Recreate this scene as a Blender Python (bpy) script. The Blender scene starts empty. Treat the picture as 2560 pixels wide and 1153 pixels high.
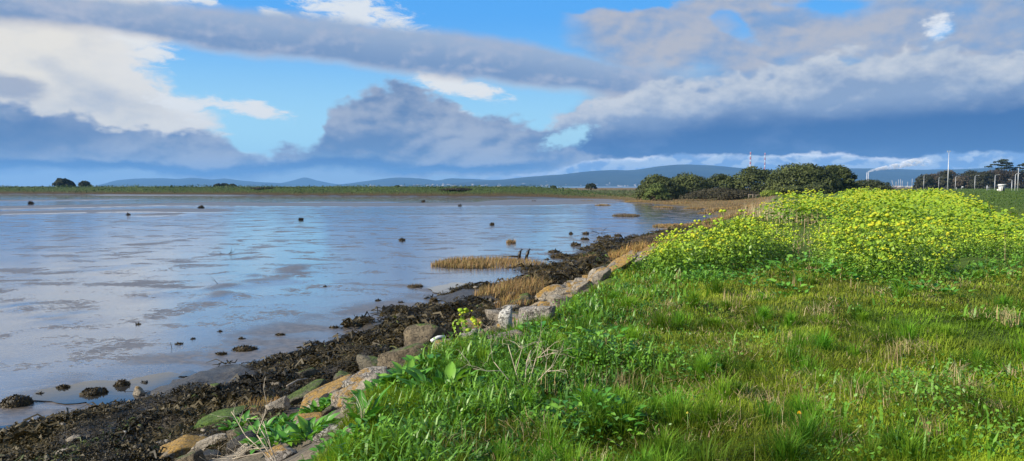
import bpy, bmesh, math, random
import numpy as np
from mathutils import Vector, Matrix, Euler

random.seed(7)
rng = np.random.default_rng(11)
R = math.radians
scene = bpy.context.scene
col = scene.collection

# ------------------------------------------------------------------ camera
FPX, W_PX, H_PX, HORIZON = 1828.0, 2560.0, 1153.0, 465.0
EYE = 1.7                      # above the grass, z = 0; mud lies at z = -2
MUD = -2.0
PITCH = math.atan((H_PX / 2 - HORIZON) / FPX)
cam_d = bpy.data.cameras.new('camera')
cam_d.sensor_width = 36
cam_d.lens = 36 * FPX / W_PX
cam_d.clip_start = 0.1
cam_d.clip_end = 60000
cam = bpy.data.objects.new('camera', cam_d)
cam.location = (0, 0, EYE)
cam.rotation_euler = (math.pi / 2 - PITCH, 0, 0)
col.objects.link(cam)
scene.camera = cam

def ray(px, py):
    u = (px - W_PX / 2) / FPX
    v = (H_PX / 2 - py) / FPX
    c, s = math.cos(PITCH), math.sin(PITCH)
    return (u, c + v * s, -s + v * c)

def onz(px, py, z):
    d = ray(px, py)
    t = (z - EYE) / d[2]
    return (d[0] * t, d[1] * t)

def atd(px, py, Y):
    d = ray(px, py)
    t = Y / d[1]
    return (d[0] * t, Y, EYE + d[2] * t)

def azel(px, py):
    d = ray(px, py)
    return (math.degrees(math.atan2(d[0], d[1])), math.degrees(math.atan2(d[2], math.hypot(d[0], d[1]))))

def s2l(c):
    c = c / 255.0
    return c / 12.92 if c <= 0.04045 else ((c + 0.055) / 1.055) ** 2.4

def rgb(r, g, b):
    return (s2l(r), s2l(g), s2l(b))

# ------------------------------------------------------------------ world
SUN_AZ, SUN_EL = R(-110), R(30)
EXPOSURE = 0.7
world = bpy.data.worlds.new('World')
scene.world = world
world.use_nodes = True
wt = world.node_tree
wt.nodes.clear()

class G:
    """small helper to write node maths"""
    def __init__(self, nt):
        self.nt = nt
    def node(self, kind, **kw):
        n = self.nt.nodes.new(kind)
        for k, v in kw.items():
            setattr(n, k, v)
        return n
    def put(self, sock, v):
        if isinstance(v, bpy.types.NodeSocket):
            self.nt.links.new(v, sock)
        elif v is not None:
            if sock.type == 'RGBA' and len(v) == 3:
                v = (*v, 1)
            sock.default_value = v
    def m(self, op, a, b=None, c=None, clamp=False):
        n = self.node('ShaderNodeMath', operation=op, use_clamp=clamp)
        for i, v in enumerate((a, b, c)):
            if v is not None:
                self.put(n.inputs[i], v)
        return n.outputs[0]
    def add(self, a, b): return self.m('ADD', a, b)
    def sub(self, a, b): return self.m('SUBTRACT', a, b)
    def mul(self, a, b): return self.m('MULTIPLY', a, b)
    def ss(self, x, lo, hi, a=0.0, b=1.0, kind='SMOOTHSTEP'):
        n = self.node('ShaderNodeMapRange', interpolation_type=kind)
        self.put(n.inputs[0], x); self.put(n.inputs[1], lo); self.put(n.inputs[2], hi)
        self.put(n.inputs[3], a); self.put(n.inputs[4], b)
        return n.outputs[0]
    def noise(self, vec, scale, detail=4, rough=0.55, dist=0.0, color=False):
        n = self.node('ShaderNodeTexNoise')
        self.put(n.inputs['Vector'], vec)
        n.inputs['Scale'].default_value = scale
        n.inputs['Detail'].default_value = detail
        n.inputs['Roughness'].default_value = rough
        n.inputs['Distortion'].default_value = dist
        return n.outputs['Color' if color else 'Fac']
    def mapping(self, vec, scale=(1, 1, 1), loc=(0, 0, 0), rot=(0, 0, 0)):
        n = self.node('ShaderNodeMapping')
        self.put(n.inputs['Vector'], vec)
        n.inputs['Scale'].default_value = scale
        n.inputs['Location'].default_value = loc
        n.inputs['Rotation'].default_value = rot
        return n.outputs[0]
    def mix(self, f, a, b, blend='MIX'):
        n = self.node('ShaderNodeMix', data_type='RGBA', blend_type=blend)
        self.put(n.inputs[0], f); self.put(n.inputs[6], a); self.put(n.inputs[7], b)
        return n.outputs[2]
    def curve(self, x, pts):
        n = self.node('ShaderNodeFloatCurve')
        self.put(n.inputs['Value'], x)
        c = n.mapping.curves[0]
        pts = sorted(pts)
        while len(c.points) < len(pts):
            c.points.new(0.5, 0.5)
        for p, q in zip(c.points, pts):
            p.location = q
            p.handle_type = 'AUTO_CLAMPED'
        n.mapping.extend = 'HORIZONTAL'
        n.mapping.update()
        return n.outputs[0]
    def ramp(self, x, stops):
        n = self.node('ShaderNodeValToRGB')
        self.put(n.inputs[0], x)
        e = n.color_ramp.elements
        while len(e) < len(stops):
            e.new(0.5)
        for p, (t, c) in zip(e, stops):
            p.position = t
            p.color = (*c, 1)
        return n.outputs[0]

def build_world():
    g = G(wt)
    tc = g.node('ShaderNodeTexCoord')
    vec = tc.outputs['Generated']
    sep = g.node('ShaderNodeSeparateXYZ')
    g.put(sep.inputs[0], vec)
    dx, dy, dz = sep.outputs
    az = g.m('DEGREES', g.m('ARCTAN2', dx, dy))
    el = g.m('DEGREES', g.m('ARCSINE', dz))
    # noises on the direction, flattened vertically so that clouds lie in layers
    flat = g.mapping(vec, (1, 1, 2.1))
    big = g.sub(g.noise(flat, 5.0, 3, 0.5), 0.5)
    mid = g.sub(g.noise(flat, 13, 5, 0.58), 0.5)
    fine = g.sub(g.noise(g.mapping(vec, (1, 1, 1.5), (3, 1, 2)), 34, 6, 0.62), 0.5)
    off = g.mapping(flat, (1, 1, 1), (0.013, 0.0, -0.017))
    mid2 = g.sub(g.noise(off, 13, 5, 0.58), 0.5)
    fine2 = g.sub(g.noise(g.mapping(vec, (1, 1, 1.5), (3.006, 1, 1.990)), 34, 6, 0.62), 0.5)
    relief = g.add(g.mul(g.sub(mid, mid2), 1.0), g.mul(g.sub(fine, fine2), 0.8))   # lit towards upper left
    pn = g.noise(g.mapping(vec, (1, 1, 1.7), (2, 7, 4)), 17, 3, 0.5)
    pn2 = g.noise(g.mapping(vec, (1, 1, 1.7), (2.008, 7, 3.988)), 17, 3, 0.5)
    puff = g.sub(0.09, g.m('ABSOLUTE', g.sub(pn, 0.5)))          # rounded heads with creases between
    puff_b = g.sub(0.09, g.m('ABSOLUTE', g.sub(pn2, 0.5)))
    relief = g.add(relief, g.mul(g.sub(puff, puff_b), 2.2))
    wob = g.add(g.add(g.mul(mid, 2.0), g.mul(fine, 1.5)), g.mul(puff, -5.0))
    soft = g.add(g.mul(big, 2.0), g.mul(mid, 1.2))
    soft_n = g.sub(g.noise(g.mapping(vec, (1, 1, 1.7), (5, 2, 1)), 9, 2, 0.45), 0.5)
    wisp = g.sub(g.noise(g.mapping(vec, (1, 1, 3.0), (1, 4, 0), (0, 0.25, 0)), 26, 8, 0.68, 0.4), 0.5)
    A = lambda v: (v + 60) / 120
    a01 = g.m('DIVIDE', g.add(g.add(az, g.mul(big, 2.0)), 60), 120)
    def edge(pts):
        q = []
        for px, py in pts:
            x, e = azel(px, py)
            q.append((A(x), e / 30))
        return g.mul(g.curve(a01, q), 30)
    def blob(px, py, rx, ry, tilt=0):
        x0, e0 = azel(px, py)
        kx, ky = rx / 32.0, ry / 32.0
        ux, uy = g.sub(az, x0), g.sub(el, e0)
        c, s = math.cos(R(tilt)), math.sin(R(tilt))
        p = g.m('DIVIDE', g.add(g.mul(ux, c), g.mul(uy, s)), kx)
        q = g.m('DIVIDE', g.sub(g.mul(uy, c), g.mul(ux, s)), ky)
        return g.sub(1.0, g.m('SQRT', g.add(g.mul(p, p), g.mul(q, q))))     # 1 centre, 0 rim
    L = lambda r, gg, b, k=1.0: tuple(10 * k * v / 2 ** EXPOSURE for v in rgb(r, gg, b))
    sky = g.node('ShaderNodeTexSky', sky_type='NISHITA')
    sky.sun_disc = False
    sky.sun_elevation = SUN_EL
    sky.sun_rotation = SUN_AZ
    sky.air_density = 1.0; sky.dust_density = 0.6; sky.ozone_density = 2.0
    hs = g.node('ShaderNodeHueSaturation')
    hs.inputs['Saturation'].default_value = 1.25
    hs.inputs['Value'].default_value = 0.92
    g.put(hs.inputs['Color'], sky.outputs[0])
    c = hs.outputs[0]
    # the open blue brightens to a pale cyan just over the cloud bank
    c = g.mix(g.ss(el, 60, 20, 0.35, 0.9), c, L(84, 172, 250))
    c = g.mix(g.ss(el, 13.5, 2.5), c, L(172, 226, 250))
    # B: cream veil, left
    bpts = [(0, 430), (60, 470), (110, 425), (180, 395), (215, 440), (250, 500), (285, 560), (330, 560), (400, 640)]
    q = []
    for py, px in bpts:
        x, e = azel(px, py)
        q.append((max(e, 0) / 30, A(x)))
    bx = g.sub(g.mul(g.curve(g.m('DIVIDE', el, 30), q), 120), 60)
    veil = g.ss(g.add(g.sub(bx, az), g.add(g.mul(mid, 7), g.mul(wisp, 6))), -0.8, 2.2)
    vcol = g.mix(g.ss(g.add(big, g.mul(mid, 0.7)), -0.34, 0.06), L(188, 194, 206), L(242, 235, 222))
    vcol = g.mix(g.ss(g.sub(bx, az), 7, 0), vcol, L(238, 234, 228))
    c = g.mix(g.mul(g.mul(veil, 0.95), g.ss(g.add(el, g.mul(mid, 2)), 14.8, 13.0)), c, vcol)
    c = g.mix(g.mul(g.ss(g.add(blob(0, 215, 110, 40, -10), g.mul(mid, 2)), 0.0, 0.6), 0.8), c, L(150, 163, 188))
    # wisps
    for (px, py, rx, ry, t, k) in ((900, 40, 190, 62, -14, 1.0), (680, 35, 50, 14, -8, 1), (615, 270, 120, 26, -9, 1.4),
                                   (330, 95, 110, 40, -25, 0.8), (520, 5, 60, 12, -5, 1), (1140, 215, 150, 34, -10, 1.5),
                                   (450, 265, 90, 28, -12, 1.3), (1125, 280, 90, 26, -12, 1.2)):
        c = g.mix(g.mul(g.ss(g.add(blob(px, py, rx, ry, t), g.mul(wisp, 2.6)), 0.05, 0.75), min(1, 0.9 * k)), c, L(236, 238, 238))
    # E: grey masses, upper right, with blue gaps, and onwards above the frame
    cov = g.add(g.add(g.add(g.mul(big, 2.4), g.mul(soft_n, 1.2)), g.mul(mid, 0.7)), g.ss(az, 0, 9, -0.95, 0.8))
    for (px, py, rx, ry, t, k) in ((1060, 60, 130, 60, -20, 0.8), (1560, -5, 170, 36, -4, 1.6), (1840, 66, 70, 34, -35, 1.0), (2080, 14, 120, 24, -5, 0.9),
                                   (1350, 130, 150, 30, -22, 1.6), (1480, 160, 100, 20, -18, 1.2), (1170, 50, 80, 34, -10, 0.8), (2355, 72, 30, 24, 40, 0.7)):
        cov = g.sub(cov, g.mul(g.ss(g.add(blob(px, py, rx * 1.15, ry * 1.15, t), g.add(g.mul(mid, 2.4), g.mul(soft_n, 2.0))), 0.0, 0.8), k))
    e_m = g.ss(cov, -0.15, 0.85)
    ecol = g.mix(g.ss(g.add(g.add(g.mul(soft_n, 1.7), g.mul(mid, 0.4)), g.mul(relief, 0.6)), -0.40, 0.40), L(126, 160, 204), L(184, 186, 196))
    c = g.mix(g.mul(e_m, 0.97), c, ecol)
    c = g.mix(g.mul(g.ss(g.add(blob(2352, 72, 46, 32, 40), g.add(g.mul(wisp, 2.6), g.mul(fine, 2.6))), 0.1, 1.1), 0.85), c, L(244, 246, 248))
    # C: long diagonal grey band
    ctr = edge([(-700, -60), (0, 8), (300, 38), (600, 84), (800, 100), (1000, 124), (1200, 145), (1500, 192), (1800, 230), (2300, 260)])
    hw = g.mul(g.curve(a01, [(A(azel(p, 465)[0]), w / 32 / 10) for p, w in ((-400, 60), (0, 44), (300, 42), (600, 58), (900, 56), (1200, 62), (1500, 48), (1700, 25), (1900, 0.5))]), 10)
    dC = g.sub(g.add(el, g.add(g.mul(soft, 0.42), g.mul(fine, 0.5))), ctr)
    band = g.ss(g.sub(hw, g.m('ABSOLUTE', dC)), -0.25, 0.7)
    ccol = g.mix(g.ss(dC, -1.2, 1.5), L(122, 150, 190), L(160, 179, 206))
    ccol = g.mix(g.ss(g.add(g.mul(soft_n, 1.2), g.mul(relief, 0.9)), -0.2, 0.5), ccol, L(172, 182, 204))
    ccol = g.mix(g.mul(g.ss(g.sub(hw, g.m('ABSOLUTE', dC)), 0.75, 0.0), g.ss(dC, 0, -1)), ccol, L(196, 194, 200))
    c = g.mix(g.mul(band, 0.97), c, ccol)
    # F: the cumulus bank of the right half
    elw = g.add(el, wob)
    top = edge([(1000, 480), (1280, 400), (1330, 330), (1400, 285), (1450, 252), (1550, 232), (1650, 206), (1750, 205), (1850, 190), (1950, 172),
                (2020, 148), (2120, 128), (2250, 130), (2350, 122), (2430, 146), (2560, 140), (2900, 110)])
    base = edge([(1280, 345), (1400, 338), (1600, 322), (1800, 304), (2000, 290), (2200, 284), (2400, 264), (2560, 250), (2900, 240)])
    dF = g.sub(top, elw)
    fm = g.ss(dF, -0.12, 0.6)
    lit = g.ss(g.add(dF, g.mul(mid, -2.5)), 3.2, 0.1)
    fcol = g.mix(g.m('ADD', g.mul(lit, 0.8), g.add(g.mul(relief, 0.75), g.mul(soft_n, 0.6)), clamp=True), L(142, 164, 196), L(208, 213, 220))
    dB = g.sub(g.add(el, g.add(g.mul(mid, 1.6), g.mul(big, 0.8))), base)
    fcol = g.mix(g.ss(dB, 1.1, -0.9), fcol, L(50, 98, 158))
    fcol = g.mix(g.mul(g.ss(g.add(mid, g.mul(big, 0.8)), 0.02, 0.3), g.ss(dB, 0, -1.2, 0, 0.4)), fcol, L(120, 148, 192))
    c = g.mix(fm, c, fcol)
    # D: cloud bank of the left half, down to the horizon
    topD = edge([(-600, 200), (0, 250), (120, 268), (250, 306), (400, 316), (500, 322), (570, 345), (640, 385), (700, 366), (790, 340), (825, 270), (900, 228),
                 (980, 205), (1060, 226), (1130, 240), (1180, 285), (1300, 300), (1390, 318), (1440, 372), (1600, 395), (1900, 430), (2600, 460)])
    dD = g.sub(topD, elw)
    dm = g.ss(dD, -0.12, 0.75)
    dcol = g.mix(g.ss(g.add(g.add(g.mul(soft_n, 1.5), g.mul(big, 0.9)), g.add(g.mul(relief, 0.7), g.mul(mid, 0.3))), -0.45, 0.45), L(98, 130, 174), L(170, 180, 198))
    dcol = g.mix(g.mul(g.ss(g.add(el, g.add(g.mul(mid, 1.6), g.mul(soft_n, 4.0))), 2.4, 0.4), g.ss(az, -4, -14)), dcol, L(146, 176, 204))
    dcol = g.mix(g.mul(g.ss(dD, 1.1, 0.05), 0.5), dcol, L(172, 182, 204))
    dcol = g.mix(g.mul(g.ss(g.add(blob(60, 335, 260, 70), g.mul(mid, 1.2)), 0, 0.8), 0.75), dcol, L(72, 112, 164))
    c = g.mix(dm, c, dcol)
    # open patch of pale cyan
    c = g.mix(g.ss(g.add(blob(1425, 342, 78, 30, 12), g.add(g.mul(mid, 1.6), g.mul(fine, 2.2))), 0.05, 0.55), c, L(176, 224, 244))
    # H: low strip beneath the cloud bases
    strip = edge([(-600, 425), (0, 428), (300, 432), (600, 436), (900, 434), (1200, 436), (1350, 432), (1480, 398), (1600, 390), (1750, 384), (1850, 388), (2100, 380),
                  (2200, 392), (2330, 388), (2450, 378), (2900, 384)])
    dH = g.sub(strip, g.add(el, g.add(g.add(g.mul(mid, 0.8), g.mul(soft_n, g.ss(az, 4, -8, 0.0, 2.2))), g.mul(fine, 1.0))))
    hcol = g.mix(g.ss(g.add(mid, g.mul(relief, 2.0)), -0.2, 0.2), L(132, 170, 222), L(196, 216, 240))
    hcol = g.mix(g.mul(g.ss(dH, 0.5, 0.05), g.ss(g.add(big, g.mul(mid, 1.2)), -0.12, 0.22)), hcol, L(255, 255, 255, 1.2))
    hcol = g.mix(g.ss(az, 4, -8), hcol, L(172, 199, 220))
    # a second dark seam under the strip on the middle left
    c = g.mix(g.mul(g.ss(g.m('ABSOLUTE', g.sub(g.add(dH, g.mul(mid, 0.4)), -0.55)), 0.6, 0.1), g.ss(az, 7, 0)), c, L(66, 114, 172))
    c = g.mix(g.mul(g.ss(dH, -0.08, 0.22), 0.95), c, hcol)
    bg = g.node('ShaderNodeBackground')
    g.put(bg.inputs['Color'], c)
    bg.inputs['Strength'].default_value = 0.1
    out = g.node('ShaderNodeOutputWorld')
    wt.links.new(bg.outputs[0], out.inputs['Surface'])
build_world()

# ------------------------------------------------------------------ sun, exposure
sun_d = bpy.data.lights.new('sun', 'SUN')
sun_d.energy = 5.0
sun_d.angle = R(0.6)
sun_d.color = (1.0, 0.90, 0.73)
sun = bpy.data.objects.new('sun', sun_d)
sd = Vector((math.sin(SUN_AZ) * math.cos(SUN_EL), math.cos(SUN_AZ) * math.cos(SUN_EL), math.sin(SUN_EL)))
sun.rotation_euler = sd.to_track_quat('Z', 'Y').to_euler()
col.objects.link(sun)
scene.view_settings.view_transform = 'Standard'
scene.view_settings.look = 'None'
scene.view_settings.exposure = EXPOSURE
scene.view_settings.gamma = 1.0
scene.view_settings.use_curve_mapping = False
scene.cycles.max_bounces = 6
scene.cycles.diffuse_bounces = 2
scene.cycles.glossy_bounces = 3
scene.cycles.transmission_bounces = 3
scene.cycles.volume_bounces = 1
scene.cycles.use_denoising = True
world.cycles.sampling_method = 'MANUAL'
world.cycles.sample_map_resolution = 1024

# ------------------------------------------------------------------ helpers
def tag(o, label=None, cat=None, group=None, kind=None):
    if label: o['label'] = label
    if cat: o['category'] = cat
    if group: o['group'] = group
    if kind: o['kind'] = kind
    return o

def empty(name, loc, rz=0.0):
    o = bpy.data.objects.new(name, None)
    o.location = loc
    o.rotation_euler = (0, 0, rz)
    o.empty_display_size = 0.1
    col.objects.link(o)
    return o

def link(name, mesh, parent=None):
    o = bpy.data.objects.new(name, mesh)
    col.objects.link(o)
    if parent is not None:
        o.parent = parent
    return o

def mesh_np(name, V, faces, mat=None, cols=None, smooth=False):
    """V (n,3); faces: list of (m,k) int arrays; cols (n,3) colour of the thing itself"""
    me = bpy.data.meshes.new(name)
    V = np.asarray(V, dtype=np.float32)
    me.vertices.add(len(V))
    me.vertices.foreach_set('co', V.ravel())
    faces = [np.asarray(f, dtype=np.int32) for f in faces if len(f)]
    tot = np.concatenate([np.full(len(f), f.shape[1], dtype=np.int32) for f in faces])
    idx = np.concatenate([f.ravel() for f in faces])
    start = np.concatenate(([0], np.cumsum(tot)[:-1])).astype(np.int32)
    me.loops.add(len(idx))
    me.loops.foreach_set('vertex_index', idx)
    me.polygons.add(len(tot))
    me.polygons.foreach_set('loop_start', start)
    me.polygons.foreach_set('loop_total', tot)
    if smooth:
        me.polygons.foreach_set('use_smooth', np.ones(len(tot), dtype=bool))
    if cols is not None:
        at = me.attributes.new('col', 'FLOAT_COLOR', 'POINT')
        c4 = np.ones((len(V), 4), dtype=np.float32)
        c4[:, :3] = cols
        at.data.foreach_set('color', c4.ravel())
    me.update(calc_edges=True)
    if mat:
        me.materials.append(mat)
    return me

class Geo:
    """collects numpy pieces into one mesh"""
    def __init__(self):
        self.V, self.F, self.C, self.n = [], {}, [], 0
    def add(self, V, faces, c):
        V = np.asarray(V, float).reshape(-1, 3)
        for f in faces:
            f = np.asarray(f, dtype=np.int64)
            self.F.setdefault(f.shape[1], []).append(f + self.n)
        c = np.asarray(c, float)
        self.C.append(np.broadcast_to(c, (len(V), 3)))
        self.V.append(V)
        self.n += len(V)
    def arrays(self):
        return np.concatenate(self.V), [np.concatenate(f) for f in self.F.values()], np.concatenate(self.C)
    def mesh(self, name, mat, smooth=False):
        V, F, C = self.arrays()
        return mesh_np(name, V, F, mat, C, smooth)

def hash2(ix, iy, seed):
    h = (ix.astype(np.int64) * 374761393 + iy.astype(np.int64) * 668265263 + seed * 1442695041) & 0xFFFFFFFF
    h = ((h ^ (h >> 13)) * 1274126177) & 0xFFFFFFFF
    h = h ^ (h >> 16)
    return (h & 0xFFFF) / 65535.0

def vnoise(x, y, seed=0):
    x = np.asarray(x, float); y = np.asarray(y, float)
    ix, iy = np.floor(x), np.floor(y)
    fx, fy = x - ix, y - iy
    fx = fx * fx * (3 - 2 * fx); fy = fy * fy * (3 - 2 * fy)
    a = hash2(ix, iy, seed); b = hash2(ix + 1, iy, seed)
    c = hash2(ix, iy + 1, seed); d = hash2(ix + 1, iy + 1, seed)
    return (a * (1 - fx) + b * fx) * (1 - fy) + (c * (1 - fx) + d * fx) * fy

def fbm(x, y, seed=0, o=3):
    r, k, tot = 0, 1.0, 0
    for i in range(o):
        r = r + k * vnoise(np.asarray(x) * 2 ** i, np.asarray(y) * 2 ** i, seed + 17 * i)
        tot += k
        k *= 0.5
    return r / tot - 0.5

def sstep(x, a, b):
    t = np.clip((np.asarray(x, float) - a) / (b - a), 0, 1)
    return t * t * (3 - 2 * t)

# ------------------------------------------------------------------ lie of the land
S_LINE = [(-30, -14), (-13, 2)] + [onz(*p, MUD) for p in ((0, 1085), (200, 1015), (430, 940), (560, 900), (700, 850), (900, 795), (1080, 752), (1190, 702),
          (1290, 668), (1400, 622), (1560, 592), (1700, 566), (1790, 545))] + [(24, 92), (30, 107), (29.5, 128), (27, 157), (22, 196), (0, 242), (-85, 274), (-225, 330), (-500, 400), (-1500, 640)]
G_LINE = [(-4, -12), (-2.2, 0)] + [onz(*p, -0.05) for p in ((760, 1153), (850, 1075), (1000, 945), (1180, 858), (1330, 800), (1430, 742), (1530, 690), (1650, 640), (1700, 622))] + \
         [(8.2, 30), (14, 45), (20, 60), (36, 100), (55, 150), (85, 205), (130, 270), (220, 420), (700, 900)]

def sdist(x, y, line):
    x = np.asarray(x, float); y = np.asarray(y, float)
    best = np.full(x.shape, 1e18); sgn = np.ones(x.shape)
    for (x0, y0), (x1, y1) in zip(line[:-1], line[1:]):
        ex, ey = x1 - x0, y1 - y0
        t = np.clip(((x - x0) * ex + (y - y0) * ey) / (ex * ex + ey * ey), 0, 1)
        qx, qy = x - x0 - t * ex, y - y0 - t * ey
        d = qx * qx + qy * qy
        cr = ex * (y - y0) - ey * (x - x0)
        m = d < best - 1e-9
        best = np.where(m, d, best)
        sgn = np.where(m, np.where(cr < 0, 1.0, -1.0), sgn)
    return np.sqrt(best) * sgn

def land(x, y):
    """a: distance inland of the mud's edge; g: distance inside the grass; tt: 0 at the mud, 1 at the grass"""
    a = sdist(x, y, S_LINE); g = sdist(x, y, G_LINE)
    g = g + (0.9 * fbm(np.asarray(x) * 0.55, np.asarray(y) * 0.55, 201, 3)) * (1 - sstep(np.hypot(x, y), 35, 60))
    tt = np.where(g >= 0, 1.0, np.clip(a, 0, None) / np.maximum(np.clip(a, 0, None) - g, 1e-6))
    return a, g, tt

def Hgt(x, y, full=False):
    x = np.asarray(x, float); y = np.asarray(y, float)
    a, g, tt = land(x, y)
    r = np.hypot(x, y)
    z = np.interp(tt, [0, 0.06, 0.35, 0.62, 0.72, 0.88, 1.0], [-2.02, -1.93, -1.66, -1.42, -1.18, -0.55, -0.06])
    z = np.where(a < 0, -2.02 + np.maximum(a, -3) * 0.12, z)
    inner = sstep(g, 0.0, 2.5)
    near = 1 - sstep(r, 40, 90)
    z = z + inner * (0.06 + near * (0.30 * fbm(x * 0.55, y * 0.55, 3, 3) + 0.16 * fbm(x * 1.7, y * 1.7, 5, 2)))
    weed = sstep(tt, 0.0, 0.12) * (1 - sstep(tt, 0.6, 0.75)) + sstep(a, -1.4, 0.3) * (tt < 0.12) * 0.8
    z = z + np.clip(weed, 0, 1) * near * (0.62 * fbm(x * 0.75, y * 0.75, 9, 3) + 0.14 * fbm(x * 3, y * 3, 13, 2) - 0.10 * (1 - sstep(tt, 0.1, 0.4)) * sstep(r, 11, 17))
    # far bank across the mud
    m = (1 - sstep(x, 8, 36)) * sstep(y, 150, 190)
    fb = np.interp(a, [-1, 0, 2, 7, 10, 20, 60, 260], [-2.3, -2, -1.6, -1.35, -0.6, 1.0, 0.7, 0.7]) + 0.5 * fbm(x * 0.05, y * 0.05, 21, 3)
    z = np.where((m > 0) & (a > 0), z * (1 - m) + np.maximum(z, fb) * m, z)
    # marsh beneath the trees
    if full:
        return z, a, g, tt
    return z

def hit(px, py, n=5000):
    d = ray(px, py)
    t = np.geomspace(2.0, 900.0, n)
    x, y, z = d[0] * t, d[1] * t, EYE + d[2] * t
    h = np.maximum(Hgt(x, y), MUD)
    k = np.argmax(z <= h)
    if z[k] > h[k]:
        k = n - 1
    return Vector((x[k], y[k], max(h[k], MUD)))

# ------------------------------------------------------------------ materials
def new_mat(name):
    m = bpy.data.materials.new(name)
    m.use_nodes = True
    nt = m.node_tree
    nt.nodes.clear()
    g = G(nt)
    out = g.node('ShaderNodeOutputMaterial')
    return m, g, out

def principled(g, color, rough=0.6, spec=0.5, normal=None, metal=0.0):
    p = g.node('ShaderNodeBsdfPrincipled')
    g.put(p.inputs['Base Color'], color)
    g.put(p.inputs['Roughness'], rough)
    g.put(p.inputs['Specular IOR Level'], spec)
    g.put(p.inputs['Metallic'], metal)
    if normal is not None:
        g.put(p.inputs['Normal'], normal)
    return p

def bump(g, h, strength=0.5, dist=0.02, normal=None):
    b = g.node('ShaderNodeBump')
    b.inputs['Strength'].default_value = strength
    b.inputs['Distance'].default_value = dist
    g.put(b.inputs['Height'], h)
    if normal is not None:
        g.put(b.inputs['Normal'], normal)
    return b.outputs[0]

def leaf_mat(name, rough=0.5, trans=0.3, spec=0.35):
    m, g, out = new_mat(name)
    at = g.node('ShaderNodeAttribute', attribute_name='col')
    c = at.outputs['Color']
    p = principled(g, c, rough, spec)
    t = g.node('ShaderNodeBsdfTranslucent')
    g.put(t.inputs['Color'], g.mix(1.0, c, (1.25, 1.15, 0.6), 'MULTIPLY'))
    mx = g.node('ShaderNodeMixShader')
    mx.inputs[0].default_value = trans
    g.nt.links.new(p.outputs[0], mx.inputs[1]); g.nt.links.new(t.outputs[0], mx.inputs[2])
    g.nt.links.new(mx.outputs[0], out.inputs[0])
    return m

def plain_mat(name, c, rough=0.6, spec=0.4, var=0.25, scale=3.0, metal=0.0, bmp=0.3):
    m, g, out = new_mat(name)
    tc = g.node('ShaderNodeTexCoord')
    n = g.noise(tc.outputs['Object'], scale, 5, 0.6)
    cc = g.mix(g.ss(n, 0.3, 0.7), tuple(v * (1 - var) for v in c), tuple(min(1, v * (1 + var)) for v in c))
    p = principled(g, cc, rough, spec, bump(g, n, bmp, 0.01), metal)
    g.nt.links.new(p.outputs[0], out.inputs[0])
    return m

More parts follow.
